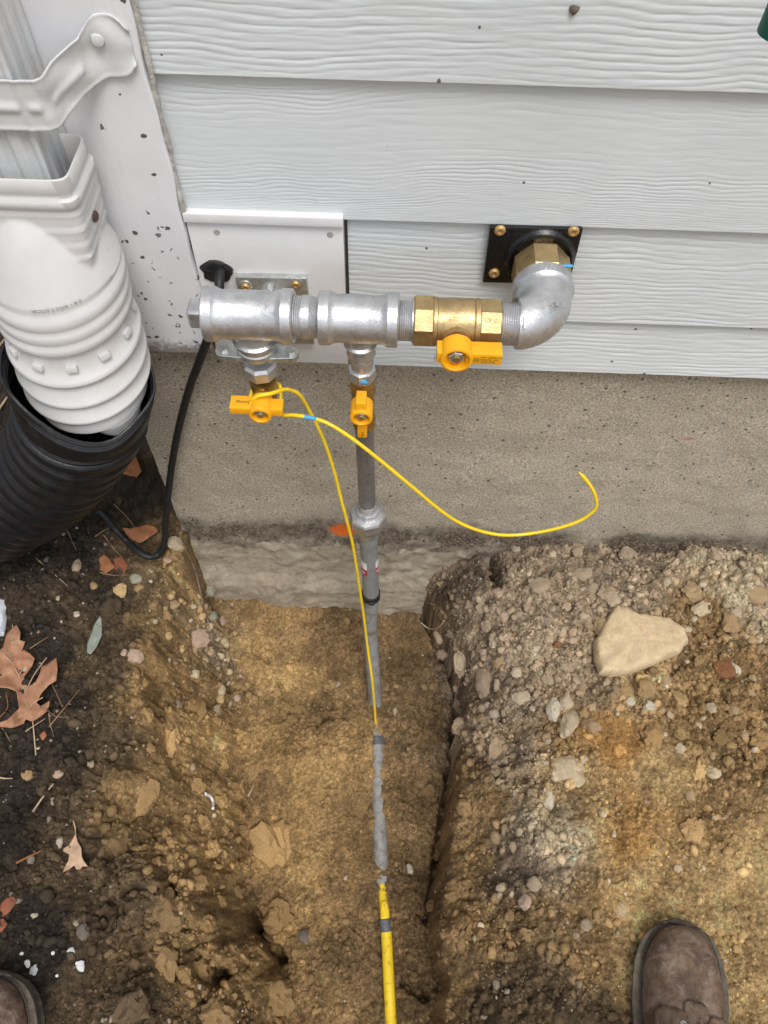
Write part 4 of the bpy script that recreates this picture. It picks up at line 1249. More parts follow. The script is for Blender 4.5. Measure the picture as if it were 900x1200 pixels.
for j in range(NVV+1):
    v = j/NVV; row = []
    for i in range(NU+1):
        t = i/NU; p = lerp_path(t)
        x_, y_ = p.x, p.y
        tab = sstep(.80, .9, np.array(t)).item()
        zc_ = (zs0+zs1)/2 + .012*tab + .006*max(0, min(1, (t-.6)/.2))
        hh = (zs1-zs0)/2*(1 + .22*tab)
        if t > .9:
            q_ = (t-.9)/.1; hh *= math.sqrt(max(.30, 1-(q_*.93)**2.6))
        z_ = zc_ + (v*2-1)*hh
        bead = .0028*math.exp(-((v-.45)/.085)**2)*(1 if (.03 < t < .47 or .50 < t < .545 or .60 < t < .80) else 0)
        edge = .0016*(math.exp(-((v-.0)/.05)**2)+math.exp(-((v-1)/.05)**2))
        dent = .0018*math.sin(x_*140+v*5)*tab + .0012*math.sin(v*9+t*22)*(t > .55)
        crinkle = .0014*math.exp(-((t-.49)/.01)**2) + .0014*math.exp(-((t-.56)/.01)**2)
        nx_ = V((.25 if t > .5 else 0, -1)); nx_.normalize()
        if .57 < t < .82: nx_ = V((.62, -.78)) * -1 if False else V((.75, -.6))
        k = bead+edge+dent+crinkle
        row.append((x_+nx_.x*k, y_+nx_.y*k, z_))
    rows.append(row)
mb = MB(); mb.grid(rows); st = mb.build('strap', MAT['white_metal'], ds, sharp=60, solid=.0016)
qs = P(115, 46, yb_-.002); mb = MB(); mb.lathe(qs, (.1, -1, 0), [(-.002, .0068), (.001, .0068), (.0035, .0052), (.0045, .002)], 18); mb.build('strap_screw', MAT['white_metal'], st)

AZ = .030
ad = thing('downspout_adapter', 'white ribbed plastic adapter from square to round under the downspout', 'downspout adapter', (-.352, -.095, .6))
NA = 144
def sec(z, wx_, wy_, rc_, blend, rr, cx, cy, tilt=0.0, tl=0.0):
    pts = []
    for k in range(NA):
        a = 2*math.pi*k/NA
        c, s = math.cos(a), math.sin(a)
        # rounded rectangle radius along this direction (superellipse of high power)
        pw = 9.0
        rrec = (abs(c/(wx_/2))**pw + abs(s/(wy_/2))**pw)**(-1/pw)
        r = rrec*(1-blend)+rr*blend
        x_, y_ = r*c, r*s
        pts.append(V((cx+x_, cy+y_, z + y_*math.tan(tilt) + x_*math.tan(tl))))
    return pts
secs = []
W0, D0 = .126, .078
ycn = -.0895
ZO = .0
def add(z, grow, blend, rr, cyo=0, tilt=0, cxo=0):
    secs.append(sec(z, W0+2*grow, D0+2*grow, .012, blend, rr+grow*.0, -.3830+cxo, ycn+cyo, tilt, 0))
secs.append(sec(.860, W0-.006, D0-.006, .012, 0, .05, -.3830, ycn))
secs.append(sec(.8955, W0-.004, D0-.004, .012, 0, .05, -.3830, ycn))
for z, g in ((.8965, -.001), (.8955, .0005), (.882, .001), (.880, .0003), (.876, .0005), (.874, .0035), (.867, .0038), (.864, .0015), (.862, .001)): add(z, g, 0, .06)
for i in range(30):                                # a round cone grows out through the four flat faces
    t = i/29; z = .858 - .078*t
    st_ = .0011*math.floor(t*5.2) + .0009*math.exp(-(((t*5.2) % 1)/.12)**2)
    rc_ = .0345 + .0412*t**.72
    sh_ = 1.0 - .16*t**1.4
    cx_, cy_ = -.3830, ycn-.010*t
    pts = []
    for k in range(NA):
        an = 2*math.pi*k/NA; c, s_ = math.cos(an), math.sin(an); pw = 9.0
        rrec = ((abs(c/((W0/2+.002+st_)*sh_))**pw + abs(s_/((D0/2+.002+st_)*sh_))**pw)**(-1/pw))
        kk = 60
        r_ = max(rrec, rc_)
        pts.append(V((cx_+r_*c, cy_+r_*s_, z + r_*s_*math.tan(rad(6)*t))))
    secs.append(pts)
for z, r in ((.748, .0735), (.744, .0745), (.740, .0775), (.734, .0785), (.728, .0765), (.725, .0755), (.722, .0775), (.716, .0782), (.711, .0762), (.708, .0755), (.705, .0775), (.699, .0778), (.695, .0755), (.692, .0735)):
    add(z+AZ, 0, 1, r, -.012-(.748-z)*.17, rad(8))
cr = [(.688, .0725), (.668, .0735), (.664, .0780), (.660, .0800), (.657, .0790), (.653, .0735), (.636, .0745), (.632, .0790), (.629, .0800), (.626, .0785), (.623, .0735), (.609, .0745), (.606, .0785), (.603, .0790), (.600, .0770), (.597, .0715), (.588, .0705), (.584, .0710), (.578, .0700)]
for z, r in cr: add(z+AZ, 0, 1, r, -.022-(.688-z)*.17, rad(9))
secs.append([p+V((0, 0, .0)) for p in sec(.582+AZ, W0, D0, .01, 1, .067, -.3830, ycn-.0400, rad(9))])
mb = MB(); mb.rings(secs); am_ = mb.build('adapter_body', MAT['white_plastic'], ad, sharp=55)
# latch tabs around the round collar, screw in the side
for k in range(12):
    a = rad(-90+30*k+14); z = .679; rr = .0745
    cx_, cy_ = -.3830, ycn-.0225-(.688-z)*.17
    q = V((cx_+rr*math.cos(a), cy_+rr*math.sin(a), z+AZ+rr*math.sin(a)*math.tan(rad(9))))
    mb = MB(); mb.box(q, (.006, .013, .009), Matrix.Rotation(a, 3, 'Z') @ Matrix.Rotation(rad(-14), 3, 'Y'), .0022); mb.build('latch_tab', MAT['white_plastic'], ad)
mb = MB(); xq = -.3830+W0/2+.0010; mb.lathe((xq-.002, ycn-.008, .835), (1, -.08, 0), [(0, .006), (.004, .006), (.0055, .0045), (.0055, .002)], 18); mb.build('screw', MAT['rust_screw'], ad, sharp=30)
for i, ch in enumerate('ACCESSORIES'):
    a = rad(-90 + 3.8*i); r = .0745; z = .752+AZ
    q = V((-.3830+r*math.cos(a), ycn-.012+r*math.sin(a), z+r*math.sin(a)*math.tan(rad(7))))
    text_mesh('raised_letter', ch, .0062, q, (-math.sin(a), math.cos(a), 0), (math.cos(a)*.15, math.sin(a)*.15, 1), am_, MAT['white_plastic'], .0005, 'CENTER')

dp = thing('drain_pipe', 'black corrugated drain pipe with a flared cut mouth around the white adapter', 'drain pipe', (-.45, -.13, .45))
path = [V((-.384, -.142, .655)), P(98, 474, -.145), P(87, 508, -.142), P(62, 547, -.134), P(28, 580, -.124), P(-30, 615, -.112)]
path += [path[-1]+V((-.10, .01, -.075)), path[-1]+V((-.25, .02, -.13)), path[-1]+V((-.45, .03, -.16)), path[-1]+V((-.8, .03, -.18))]
sp_ = spline(path, 22)
dist = 0; rings = []
mouth_n = V((.36, -.26, 1)).normalized()
u = V((0, -1, 0)); NB = 72
for i, p in enumerate(sp_):
    if i: dist += (p-sp_[i-1]).length
    t = (sp_[min(i+1, len(sp_)-1)]-sp_[max(i-1, 0)]).normalized()
    # mouth: the cut plane leans, then relaxes into the pipe axis
    k = sstep(.0, .16, np.array(dist)).item()
    ax = (-t*k + mouth_n*(1-k)).normalized()
    u = (u-ax*u.dot(ax)).normalized(); w_ = ax.cross(u)
    flare = .0825 - .0065*sstep(.03, .12, np.array(dist)).item()
    if dist < .085:
        r = flare + .0012*math.sin(dist*2*math.pi/.0075)
    else:
        ph = ((dist-.085)/.032) % 1
        r = flare - .001 + .0055*sstep(.0, .14, np.array(ph)).item()*(1-sstep(.62, .76, np.array(ph)).item()) - .0014*math.exp(-((ph-.38)/.06)**2)
    rg = []
    for q in range(NB):
        off = u*(math.cos(2*math.pi*q/NB)*r*(1+.012*math.sin(3*2*math.pi*q/NB+1)*(1-k))) + w_*(math.sin(2*math.pi*q/NB)*r)
        az = math.atan2(off.y, off.x)
        dd = (az-rad(-62)+math.pi) % (2*math.pi) - math.pi
        dip = .026*math.exp(-(dd/.75)**2) - .012*math.exp(-((dd+1.15)/.4)**2)
        rg.append(p + off*(1+.10*math.exp(-((dd-1.0)/.35)**2)*max(0, 1-dist/.05)) - V((0, 0, dip*max(0, 1-dist/.075))))
    rings.append(rg)
mb = MB(); mb.rings(rings); mb.build('corrugated_pipe', MAT['black_plastic'], dp, sharp=60, solid=.0028)
# torn mouth lip hanging from the adapter
mb = MB(); rows = []
for j in range(6):
    row = []
    for i in range(22):
        a = rad(-78+i*3.2); r = .0695-.0008*j; dep = .032*math.sin(math.pi*i/21)*(j/5)
        row.append((-.3830+r*math.cos(a), ycn-.040+r*math.sin(a), .579+AZ+r*math.sin(a)*math.tan(rad(9))-dep))
    rows.append(row)
mb.grid(rows); mb.build('torn_lip', MAT['white_plastic'], ad, solid=.0015)

# dark green thing that reaches into the top right corner
gq0 = P(907, -8, -.36)
mb = MB(); mb.rings([[(gq0.x+.012+.012*math.cos(a)+(z-gq0.z)*.02, -.36+.012*math.sin(a), z) for a in [2*math.pi*k/28 for k in range(28)]] for z in (gq0.z-.018, gq0.z-.016, gq0.z+.4, gq0.z+.9)], cap=(True, True))
tag(mb.build('green_post', MAT['green'], sharp=40), 'dark green edge showing in the top right corner in front of the siding', 'post')
# crumb of mud stuck on the top siding board
v, f = ico(2); v = lumpy(v, 77)*np.array((.0068, .003, .005))
mb = MB(); q = P(673, 12, -.021); mb.add([q+V(a) for a in v], f.tolist()); tag(mb.build('mud_clump', stone_mat('dark', SC['dark']), sharp=0), 'small dark mud clump stuck on the top siding board', 'mud')

# ================================================================== STONES
def px_frame(px, py):
    p = on_ground(px, py); return p, mpp(p)
def stone(px, py, wp_, hp_, mat, label, seed, flat=.6, rot=0, sink=.25, name='stone', group=None, cat='stone', sub=None, pw=.28):
    p, k = px_frame(px, py)
    sx_, sy_ = wp_*k/2*1.06, hp_*k/2*1.10
    sz_ = (sx_+sy_)/2*flat
    v, f = ico(sub or (3 if max(wp_, hp_) > 12 else 2))
    v = lumpy(v, seed, pw if not mat.startswith('clod') else .5, ((.62, .95), (.48, .9), (.42, .85))[seed % 3] if not mat.startswith('clod') else (.5, .95)) if mat != 'clodb' else lumpy(v, seed, .06, (.88, .98))
    v = v/np.abs(v).max(0)
    v = v*np.array((sx_, sy_, sz_))
    c, s = math.cos(rot), math.sin(rot)
    v = np.stack([v[:, 0]*c-v[:, 1]*s, v[:, 0]*s+v[:, 1]*c, v[:, 2]], 1)
    n = gnormal(p.x, p.y, max(.008, sx_)); R = V((0, 0, 1)).rotation_difference((n+V((0, 0, .8))).normalized()).to_matrix()
    v = (np.array(R) @ v.T).T
    me = bpy.data.meshes.new(name); me.from_pydata([tuple(q) for q in v], [], f.tolist())
    if mat.startswith('clod'):
        at = me.color_attributes.new('Col', 'FLOAT_COLOR', 'POINT'); cc, _ = soil_col(np.array([p.x]), np.array([p.y]))
        cc = np.clip(cc[0]*(.85+.3*((seed*37) % 100)/100), .01, .7)
        at.data.foreach_set('color', np.tile(np.append(cc, 1), len(v)).astype(np.float32))
        me.materials.append(MAT['crumb'])
    else: me.materials.append(STONE_M[mat])
    me.polygons.foreach_set('use_smooth', [True]*len(f)); me.set_sharp_from_angle(angle=rad(32))
    o = link(name, me); o.location = p + n*sz_*(1-2*sink)*.6
    return tag(o, label, cat, group)
# the big flat rock, built from its outline on the ground
def slab(outline, thick, mat, label, name, tilt=(0, 0), rough=.0016, levels=None):
    w3 = [on_ground(a, b) for a, b in outline]
    zc = sum(p.z for p in w3)/len(w3)
    pts = [V((G(a, b, zc+thick*.7).x, G(a, b, zc+thick*.7).y)) for a, b in outline]
    c = sum(pts, V((0, 0)))/len(pts)
    dense = []
    for i in range(len(pts)):
        a, b = pts[i], pts[(i+1) % len(pts)]
        for j in range(9): dense.append(a.lerp(b, j/6))
    for _ in range(6): dense = [(dense[i-1]+dense[i]*4+dense[(i+1) % len(dense)])/6 for i in range(len(dense))]
    rings = []
    for s_, t in levels or ((.94, -.6), (1.01, -.1), (1.02, .3), (1.0, .62), (.975, .82), (.94, .93), (.86, .98), (.72, 1.0), (.52, 1.01), (.3, 1.0), (.12, 1.0)):
        rg = []
        for p in dense:
            q = c + (p-c)*s_
            x_, y_ = q.x, q.y
            jit = rough*(1.6*float(perlin(np.array(x_*45), np.array(y_*45), 5)) + .5*float(perlin(np.array(x_*130), np.array(y_*130), 6)))
            d = (p-c).normalized()
            rg.append(V((x_+d.x*jit*1.5*(s_ > .97), y_+d.y*jit*1.5*(s_ > .97), zc + t*thick + jit*1.5 + (x_-c.x)*tilt[0] + (y_-c.y)*tilt[1])))
        rings.append(rg)
    mb = MB(); mb.rings(rings, cap=(True, True))
    return tag(mb.build(name, mat, sharp=40), label, 'rock')
stone_mat('slab', (.60, .465, .285), .5, (.42, .27, .12), .22)
slab([(722, 708), (733, 709), (748, 718), (782, 723), (801, 735), (806, 750), (797, 763), (770, 776), (742, 786), (718, 790), (706, 787), (699, 770), (699, 750), (708, 732)], .026, STONE_M['slab'],
     'large flat pale tan rock lying on the gravelly soil right of the trench', 'flat_rock', (.03, -.10), .0013)
stone(705, 735, 20, 26, 'tan', 'tan stone tucked under the left edge of the flat rock', 6, .5)
STONES = [
 (667, 905, 46, 34, 'cream', 'lumpy cream coloured stone below the large flat rock near the trench bank', .6),
 (885, 697, 36, 26, 'tan', 'pale tan stone near the foundation at the right edge of the photo', .5),
 (822, 713, 28, 18, 'cream', 'cream oblong stone lying on the gravel just right of the flat rock', .6),
 (632, 687, 28, 20, 'grey', 'flat grey stone in the grey gravel left of the flat rock', .45),
 (684, 673, 22, 15, 'grey', 'grey brown stone close under the concrete above the flat rock', .55),
 (650, 832, 19, 27, 'white', 'rounded white stone on top of the crumbly right bank', .8),
 (664, 822, 18, 24, 'pale', 'pale stone touching the rounded white stone on its right', .7),
 (667, 850, 20, 36, 'pale', 'tall pale stone just below the rounded white stone', .6),
 (611, 817, 24, 17, 'pale', 'pale flat stone sticking out of the right trench bank', .6),
 (846, 787, 30, 26, 'rust', 'rust brown rounded clod right of the flat rock', .7),
 (861, 784, 13, 18, 'white', 'white rounded pebble touching the rust brown clod', .8),
 (733, 810, 21, 19, 'ochre', 'round ochre stone under the lower edge of the flat rock', .75),
 (756, 808, 22, 27, 'ochre', 'larger ochre stone right of the round ochre one below the flat rock', .7),
 (778, 798, 16, 15, 'tan', 'small tan stone under the right tip of the flat rock', .7),
 (760, 828, 17, 14, 'white', 'white pebble below the pair of ochre stones', .8),
 (738, 823, 12, 11, 'white', 'small white pebble left of the white pebble below the ochre stones', .8),
 (835, 905, 18, 15, 'cream', 'angular cream stone on bare tan ground at the right', .7),
 (811, 974, 28, 34, 'clodl', 'broad tan lump of dried earth above the right boot', .45),
 (816, 903, 20, 24, 'clod', 'brown clod left of the angular cream stone', .6),
 (618, 1056, 20, 17, 'pink', 'pinkish grey square stone on the lower right bank', .6),
 (588, 1042, 14, 12, 'pale', 'small pale stone above left of the pinkish square one', .7),
 (627, 1036, 18, 16, 'grey', 'grey stone above the pinkish square stone', .6),
 (643, 936, 16, 26, 'white', 'narrow whitish stone below the lumpy cream one', .5),
 (541, 776, 16, 32, 'pale', 'pale elongated stone jutting from the top of the shaded right trench wall', .7),
 (585, 880, 30, 60, 'clod', 'rough lump of earth and grit in the bank right of the trench', .5),
 (570, 800, 26, 34, 'grey', 'broken grey stone in the right bank beside the pale elongated one', .6),
 (584, 803, 12, 16, 'pale', 'small pale stone right of the broken grey stone in the bank', .7),
 (571, 733, 15, 14, 'grey', 'greyish stone in the bank close to the concrete corner of the trench', .7),
 (565, 713, 14, 14, 'pale', 'light stone in the upper right bank under the dark cleft', .7),
 (568, 765, 12, 12, 'pink', 'pinkish pebble in the upper right bank', .8),
 (580, 755, 12, 14, 'pale', 'pale pebble right above the pinkish pebble in the upper bank', .8),
 (605, 788, 14, 13, 'pale', 'round pale pebble high in the right bank', .8),
 (520, 765, 18, 14, 'pink', 'reddish stone at the foot of the right bank', .7),
 (515, 746, 10, 16, 'pale', 'slim pale stone in the shaded upper corner of the trench', .7),
 (627, 761, 11, 9, 'white', 'tiny white pebble on the grey gravel left of the flat rock', .8),
 (653, 755, 10, 10, 'rust', 'small orange brown pebble on the grey gravel', .8),
 (693, 851, 24, 18, 'brown', 'brown stone at the edge of the orange earth patch', .6),
 (232, 748, 28, 23, 'pink', 'angular pinkish tan stone in the upper left bank', .5),
 (245, 691, 19, 18, 'green', 'greenish pale stone at the left foot of the concrete', .7),
 (248, 722, 11, 13, 'green', 'greenish pebble under the greenish pale stone', .7),
 (236, 722, 10, 10, 'gold', 'round yellow pebble left of the thin grey root', .8),
 (259, 728, 11, 14, 'pink', 'pinkish pebble right of the thin grey root', .7),
 (206, 638, 24, 19, 'pale', 'split pale stone beside the black cable at the foundation corner', .5),
 (197, 657, 11, 9, 'pink', 'pink pebble below the loop of the black cable', .7),
 (141, 692, 17, 17, 'gold', 'oval tan pebble lying on the dark soil', .6),
 (160, 678, 15, 12, 'green', 'greenish oval pebble above right of the oval tan pebble', .6),
 (163, 689, 11, 8, 'ochre', 'small ochre chip under the greenish oval pebble', .6),
 (129, 712, 25, 22, 'clod', 'speckled brown lump of soil above the grey green leaf', .6),
 (158, 769, 19, 19, 'pink', 'pinkish stone at the edge of the dark soil', .6),
 (146, 765, 9, 9, 'pink', 'small pebble left of the pinkish stone on the dark soil', .6),
 (90, 664, 14, 17, 'grey', 'grey speckled pebble near the black drain pipe', .7),
 (110, 687, 10, 9, 'ochre', 'small brown pebble left of the oval tan pebble', .7),
 (195, 719, 18, 15, 'clodl', 'blocky ochre stone in the tan clay of the left bank', .5),
 (258, 820, 10, 10, 'gold', 'pale yellow triangular chip at the edge of the trench floor', .6),
 (200, 868, 20, 38, 'clodl', 'long tan lump standing out of the left bank', .6),
 (90, 720, 8, 7, 'white', 'small white pebble on the dark soil left of the speckled lump', .7),
 (32, 908, 13, 12, 'ochre', 'tan pebble low on the dark soil at the left edge', .6),
 (68, 906, 13, 11, 'pink', 'pinkish pebble on the dark soil below the big oak leaf', .6),
 (213, 1143, 24, 19, 'clodl', 'tan round lump on the lower left bank', .6),
 (480, 1019, 7, 13, 'white', 'slim white chip on the trench floor right of the buried pipe', .6),
 (356, 1098, 14, 16, 'dark', 'dark wet stone on the trench floor left of the yellow pipe', .5),
 (96, 1092, 16, 20, 'dark', 'dark grey round stone in the lower left soil', .6),
 (388, 802, 14, 12, 'clod', 'earth coloured stone on the trench floor', .6),
 (342, 842, 13, 12, 'clodl', 'tan stone set in the trench floor', .6),
]
for i, (px, py, w_, h_, mt, lb, fl_) in enumerate(STONES):
    stone(px, py, w_, h_, mt, lb, 300+i*3, fl_, random.uniform(-.5, .5), .3 if fl_ > .5 else .35)
LAND = [('flat rock', 752, 750), ('lumpy cream stone', 667, 905), ('pale stone at the right edge', 885, 697), ('rounded white stone', 650, 832), ('rust brown clod', 846, 787), ('pair of ochre stones', 745, 810),
        ('orange earth patch', 725, 870), ('angular cream stone', 835, 905), ('broad tan lump', 811, 974), ('right boot', 790, 1130), ('pinkish square stone', 618, 1056),
        ('dark cleft beside the concrete', 572, 680), ('pale stone jutting from the bank', 541, 776), ('round pale pebble in the bank', 605, 788), ('big oak leaf', 32, 790), ('small oak leaf', 88, 1000), ('grey green leaf', 110, 745),
        ('brown curled leaf', 165, 623), ('oval tan pebble', 141, 692), ('thin grey root', 240, 705), ('angular pinkish stone', 232, 748), ('long tan lump', 200, 868), ('white root piece', 247, 938), ('left boot', 20, 1170),
        ('largest white flake', 94, 1132), ('crack in the clay', 308, 1095), ('round lump low on the bank', 213, 1143), ('grey sweep of the riser pipe', 438, 780), ('pale triangular chip', 258, 820), ('free wire end', 690, 580)]
CW = {'clod': 'brown', 'clodl': 'tan', 'cloddk': 'dark', 'green': 'greenish', 'gold': 'yellowish', 'pink': 'pinkish', 'grey': 'grey brown', 'dark': 'dark'}
FIELD = []
def relabel():
    seen = {}
    for o, px, py, s_, mt, noun in FIELD:
        nm, lx_, ly_ = min(LAND, key=lambda q: math.hypot(q[1]-px, q[2]-py))
        dx, dy = px-lx_, py-ly_
        d = 'right of' if dx > abs(dy)*2 else 'left of' if -dx > abs(dy)*2 else 'below' if dy > abs(dx)*2 else 'above' if -dy > abs(dx)*2 else \
            ('lower ' if dy > 0 else 'upper ')+('right of' if dx > 0 else 'left of')
        sz = 'tiny' if s_ < 7 else 'small' if s_ < 12 else 'larger'
        seen.setdefault((sz, CW.get(mt, mt), noun, d, nm), []).append((math.hypot(dx, dy), o))
    for (sz, cw, noun, d, nm), l in seen.items():
        l.sort(key=lambda q: q[0]); n = len(l)
        rank = ['nearest ', 'second nearest ', 'third nearest ', 'fourth nearest ', 'fifth nearest ', 'sixth nearest ', 'seventh nearest ', 'eighth nearest '] if n > 1 else ['']
        for i, (q, o) in enumerate(l):
            o['label'] = f"{rank[min(i, len(rank)-1)]}{sz} {cw} {noun} {d} the {nm}"
def stone_field(n, box, mats, label, group, smin, smax, keep=None, name='stone', cat='stone', flat=(.55, .85), seed=1, sink=(.12, .35)):
    r = random.Random(seed); made = []
    tries = 0
    while len(made) < n and tries < n*30:
        tries += 1
        px, py = r.uniform(box[0], box[2]), r.uniform(box[1], box[3])
        if keep and not keep(px, py): continue
        if any(math.hypot(px-a, py-b) < (c+8) for a, b, c in made): continue
        if any(abs(px-q[0]) < q[2]*.55+4 and abs(py-q[1]) < q[3]*.55+4 for q in STONES): continue
        if 692 < px < 812 and 704 < py < 796: continue
        s_ = smin*.85+(smax*1.2-smin*.85)*r.random()**3
        mt = r.choice(mats)
        o = stone(px, py, s_*r.uniform(.85, 1.25), s_*r.uniform(.8, 1.15), mt, label, r.randrange(10**6), r.uniform(*flat), r.uniform(0, 3), r.uniform(*sink), name, group, cat, None if s_ > 11 else 2)
        FIELD.append((o, px, py, s_, mt, cat))
        made.append((px, py, s_))
stone_field(36, (585, 648, 895, 735), ['grey', 'grey', 'pale', 'grey', 'brown', 'tan'], 'small greyish stone in the gravelly strip of soil along the foundation', 'stones along the foundation', 7, 17, lambda x, y: y > 668-.02*(x-585) or x > 640, seed=2)
stone_field(38, (548, 690, 665, 930), ['grey', 'pale', 'grey', 'pink', 'brown', 'ochre'], 'small stone held in the crumbly upper right bank of the trench', 'stones in the right trench bank', 7, 15, lambda x, y: x > 540+.12*(y-690), seed=3)
stone_field(24, (670, 792, 895, 900), ['ochre', 'brown', 'tan', 'pale', 'white', 'tan'], 'small brown or pale stone on the loose soil below the flat rock', 'stones below the flat rock', 6, 14, lambda x, y: not (690 < x < 775 and 838 < y), seed=4)
stone_field(8, (640, 900, 890, 1060), ['cream', 'tan', 'ochre', 'pale'], 'small pebble on the bare tan soil between flat rock and right boot', 'pebbles on the tan soil', 5, 11, seed=5)
stone_field(22, (195, 700, 285, 835), ['pale', 'cream', 'pink', 'grey', 'gold', 'tan'], 'small pebble among the gravel in the upper left bank', 'pebbles in the left bank', 5, 11, seed=6)
stone_field(14, (15, 655, 180, 960), ['pale', 'ochre', 'grey', 'pink', 'brown'], 'small pebble lying on the dark topsoil left of the trench', 'pebbles on the dark topsoil', 4, 9, seed=7)
stone_field(40, (640, 690, 895, 890), ['clod', 'clodl', 'clod'] if stone_mat('clod', (.21, .14, .075), .3) and stone_mat('clodl', (.28, .19, .10), .3) else 0, 'rounded brown clod of loose soil around the flat rock', 'soil clods around the flat rock', 12, 24, None, 'soil_clod', 'clod', (.5, .8), 8, (.2, .4))
stone_field(44, (130, 985, 335, 1195), ['cloddk', 'cloddk', 'clod'] if stone_mat('cloddk', (.095, .068, .043), .3, (.05, .036, .024)) else 0, 'dark clod of soil in the broken lower left bank', 'soil clods in the lower left bank', 10, 46, None, 'soil_clod', 'clod', (.5, .85), 9, (.25, .45))
stone_field(24, (585, 1060, 690, 1195), ['cloddk', 'clod', 'grey'], 'dark clod of soil on the bank left of the right boot', 'soil clods on the lower right bank', 8, 18, None, 'soil_clod', 'clod', (.5, .8), 10, (.2, .4))
stone_field(22, (285, 740, 430, 900), ['clod', 'clodl'], 'small tan clod on the trench floor left of the pipe', 'soil clods on the trench floor', 7, 13, None, 'soil_clod', 'clod', (.5, .8), 11, (.2, .45))

stone_field(16, (165, 800, 300, 985), ['clod', 'clodl'], 'clod', 'soil clods in the left bank', 14, 38, None, 'soil_clod', 'clod', (.35, .6), 12, (.3, .45))
stone_field(26, (500, 720, 550, 1130), ['clod', 'cloddk'], 'clod', 'soil clods at the foot of the right trench wall', 8, 20, None, 'soil_clod', 'clod', (.5, .8), 13, (.2, .4))
relabel()

# ================================================================== LEAVES, TWIGS, FLAKES
def leaf(outline, mat, label, name='oak_leaf', lift=.006, bend=.008, spine=None, solid=.0007, step=4.0, tilt=0, curl=0):
    cx_ = sum(a for a, b in outline)/len(outline); cy_ = sum(b for a, b in outline)/len(outline)
    p = on_ground(cx_, cy_)
    pts = [V((a, b)) for a, b in outline]
    n0 = len(pts); edges = [(i, (i+1) % n0) for i in range(n0)]
    xs_ = [q.x for q in pts]; ys_ = [q.y for q in pts]
    r = random.Random(int(cx_))
    y_ = min(ys_)+step/2
    def inside(q):
        c = False; j = n0-1
        for i in range(n0):
            if (pts[i].y > q.y) != (pts[j].y > q.y) and q.x < (pts[j].x-pts[i].x)*(q.y-pts[i].y)/(pts[j].y-pts[i].y)+pts[i].x: c = not c
            j = i
        return c
    ext = []
    while y_ < max(ys_):
        x_ = min(xs_)+step/2
        while x_ < max(xs_):
            q = V((x_+r.uniform(-1, 1)*step*.25, y_+r.uniform(-1, 1)*step*.25))
            if inside(q): ext.append(q)
            x_ += step
        y_ += step
    vv, _, ff, *_r2 = delaunay_2d_cdt(pts+ext, edges, [], 1, 1e-5)
    zg = max(gh(on_ground(a, b).x, on_ground(a, b).y) for a, b in outline[::3]) if False else p.z
    vs = []
    for q in vv:
        w3 = G(q.x, q.y, zg+lift)
        g = gh(w3.x, w3.y)
        sp_d = 0
        if spine:
            A, B = V(spine[0]), V(spine[1]); d = (B-A); t = (q-A).dot(d)/d.length_squared
            sp_d = abs((q-A).cross(d))/d.length if hasattr(V((0, 0)), 'cross') else 0
        z = zg + lift + bend*float(fbm(np.array(q.x*.045), np.array(q.y*.045), int(cx_), 2)) + curl*(sp_d/20)**2 + tilt*(q.y-cy_)
        z = max(z, g+.0015)
        vs.append(G(q.x, q.y, z))
    mb = MB(); mb.add(vs, [tuple(f) for f in ff])
    o = mb.build(name, MAT[mat], sharp=0, solid=solid)
    return tag(o, label, 'leaf'), vs
def zpts(l, ox, oy, sc): return [(ox+a/sc, oy+b/sc) for a, b in l]
big = zpts([(240, 985), (190, 965), (175, 1000), (90, 1030), (0, 1022), (-60, 1010), (60, 965), (140, 885), (132, 820), (122, 760), (60, 735), (10, 730), (-50, 735), (-40, 660), (20, 640), (-30, 610), (0, 595), (-40, 540),
            (-5, 455), (22, 435), (48, 335), (120, 265), (152, 320), (146, 388), (187, 388), (160, 470), (178, 448), (215, 475), (258, 515), (238, 570), (178, 655), (180, 695), (205, 725), (240, 705), (262, 690), (290, 640), (305, 575), (350, 555),
            (418, 508), (426, 600), (416, 680), (362, 712), (305, 775), (272, 845), (300, 868), (345, 840), (372, 820), (362, 872), (345, 900), (352, 905), (300, 945)], 0, 690, 6.314)
lo, _ = leaf(big, 'leaf_tan', 'large pinkish tan oak leaf with deep lobes on the dark soil', lift=.010, bend=.016, step=3.2, spine=((38, 846), (15, 740)), curl=.004)
def twig(pts, r, mat, label=None, cat='twig', name='twig', group=None, parent=None, dz=.003, taper=.4):
    w3 = [gq(a, b, dz+r) for a, b in pts]
    sp_ = spline(w3, 6)
    mb = MB(); n = len(sp_); mb.tube(sp_, [r*(1-(1-taper)*i/(n-1)) for i in range(n)], 8)
    o = mb.build(name, MAT[mat], parent)
    if parent is None: tag(o, label, cat, group)
    return o
def part_twig(parent, pts3, r, mat, name='stem'):
    mb = MB(); sp_ = spline(pts3, 6); mb.tube(sp_, r, 8); return mb.build(name, MAT[mat], parent)
def midrib(parent, pts, zoff=.002):
    w3 = []
    for a, b in pts:
        q = on_ground(a, b); w3.append(G(a, b, q.z+zoff))
    part_twig(parent, w3, .0011, 'stick')
def veins(parent, segs, r=.0007, up=.0016):
    vq = [parent.location+q.co for q in parent.data.vertices]
    for sg in segs:
        w3 = []
        for a, b in sg:
            g = on_ground(a, b); g = G(a, b, g.z+.012)
            n_ = min(vq, key=lambda q: (q.x-g.x)**2+(q.y-g.y)**2)
            w3.append(V((g.x, g.y, n_.z+up*.5)))
        part_twig(parent, w3, r, 'stick', 'vein')
midrib(lo, [(38, 842), (40, 862), (42, 885)], .004)
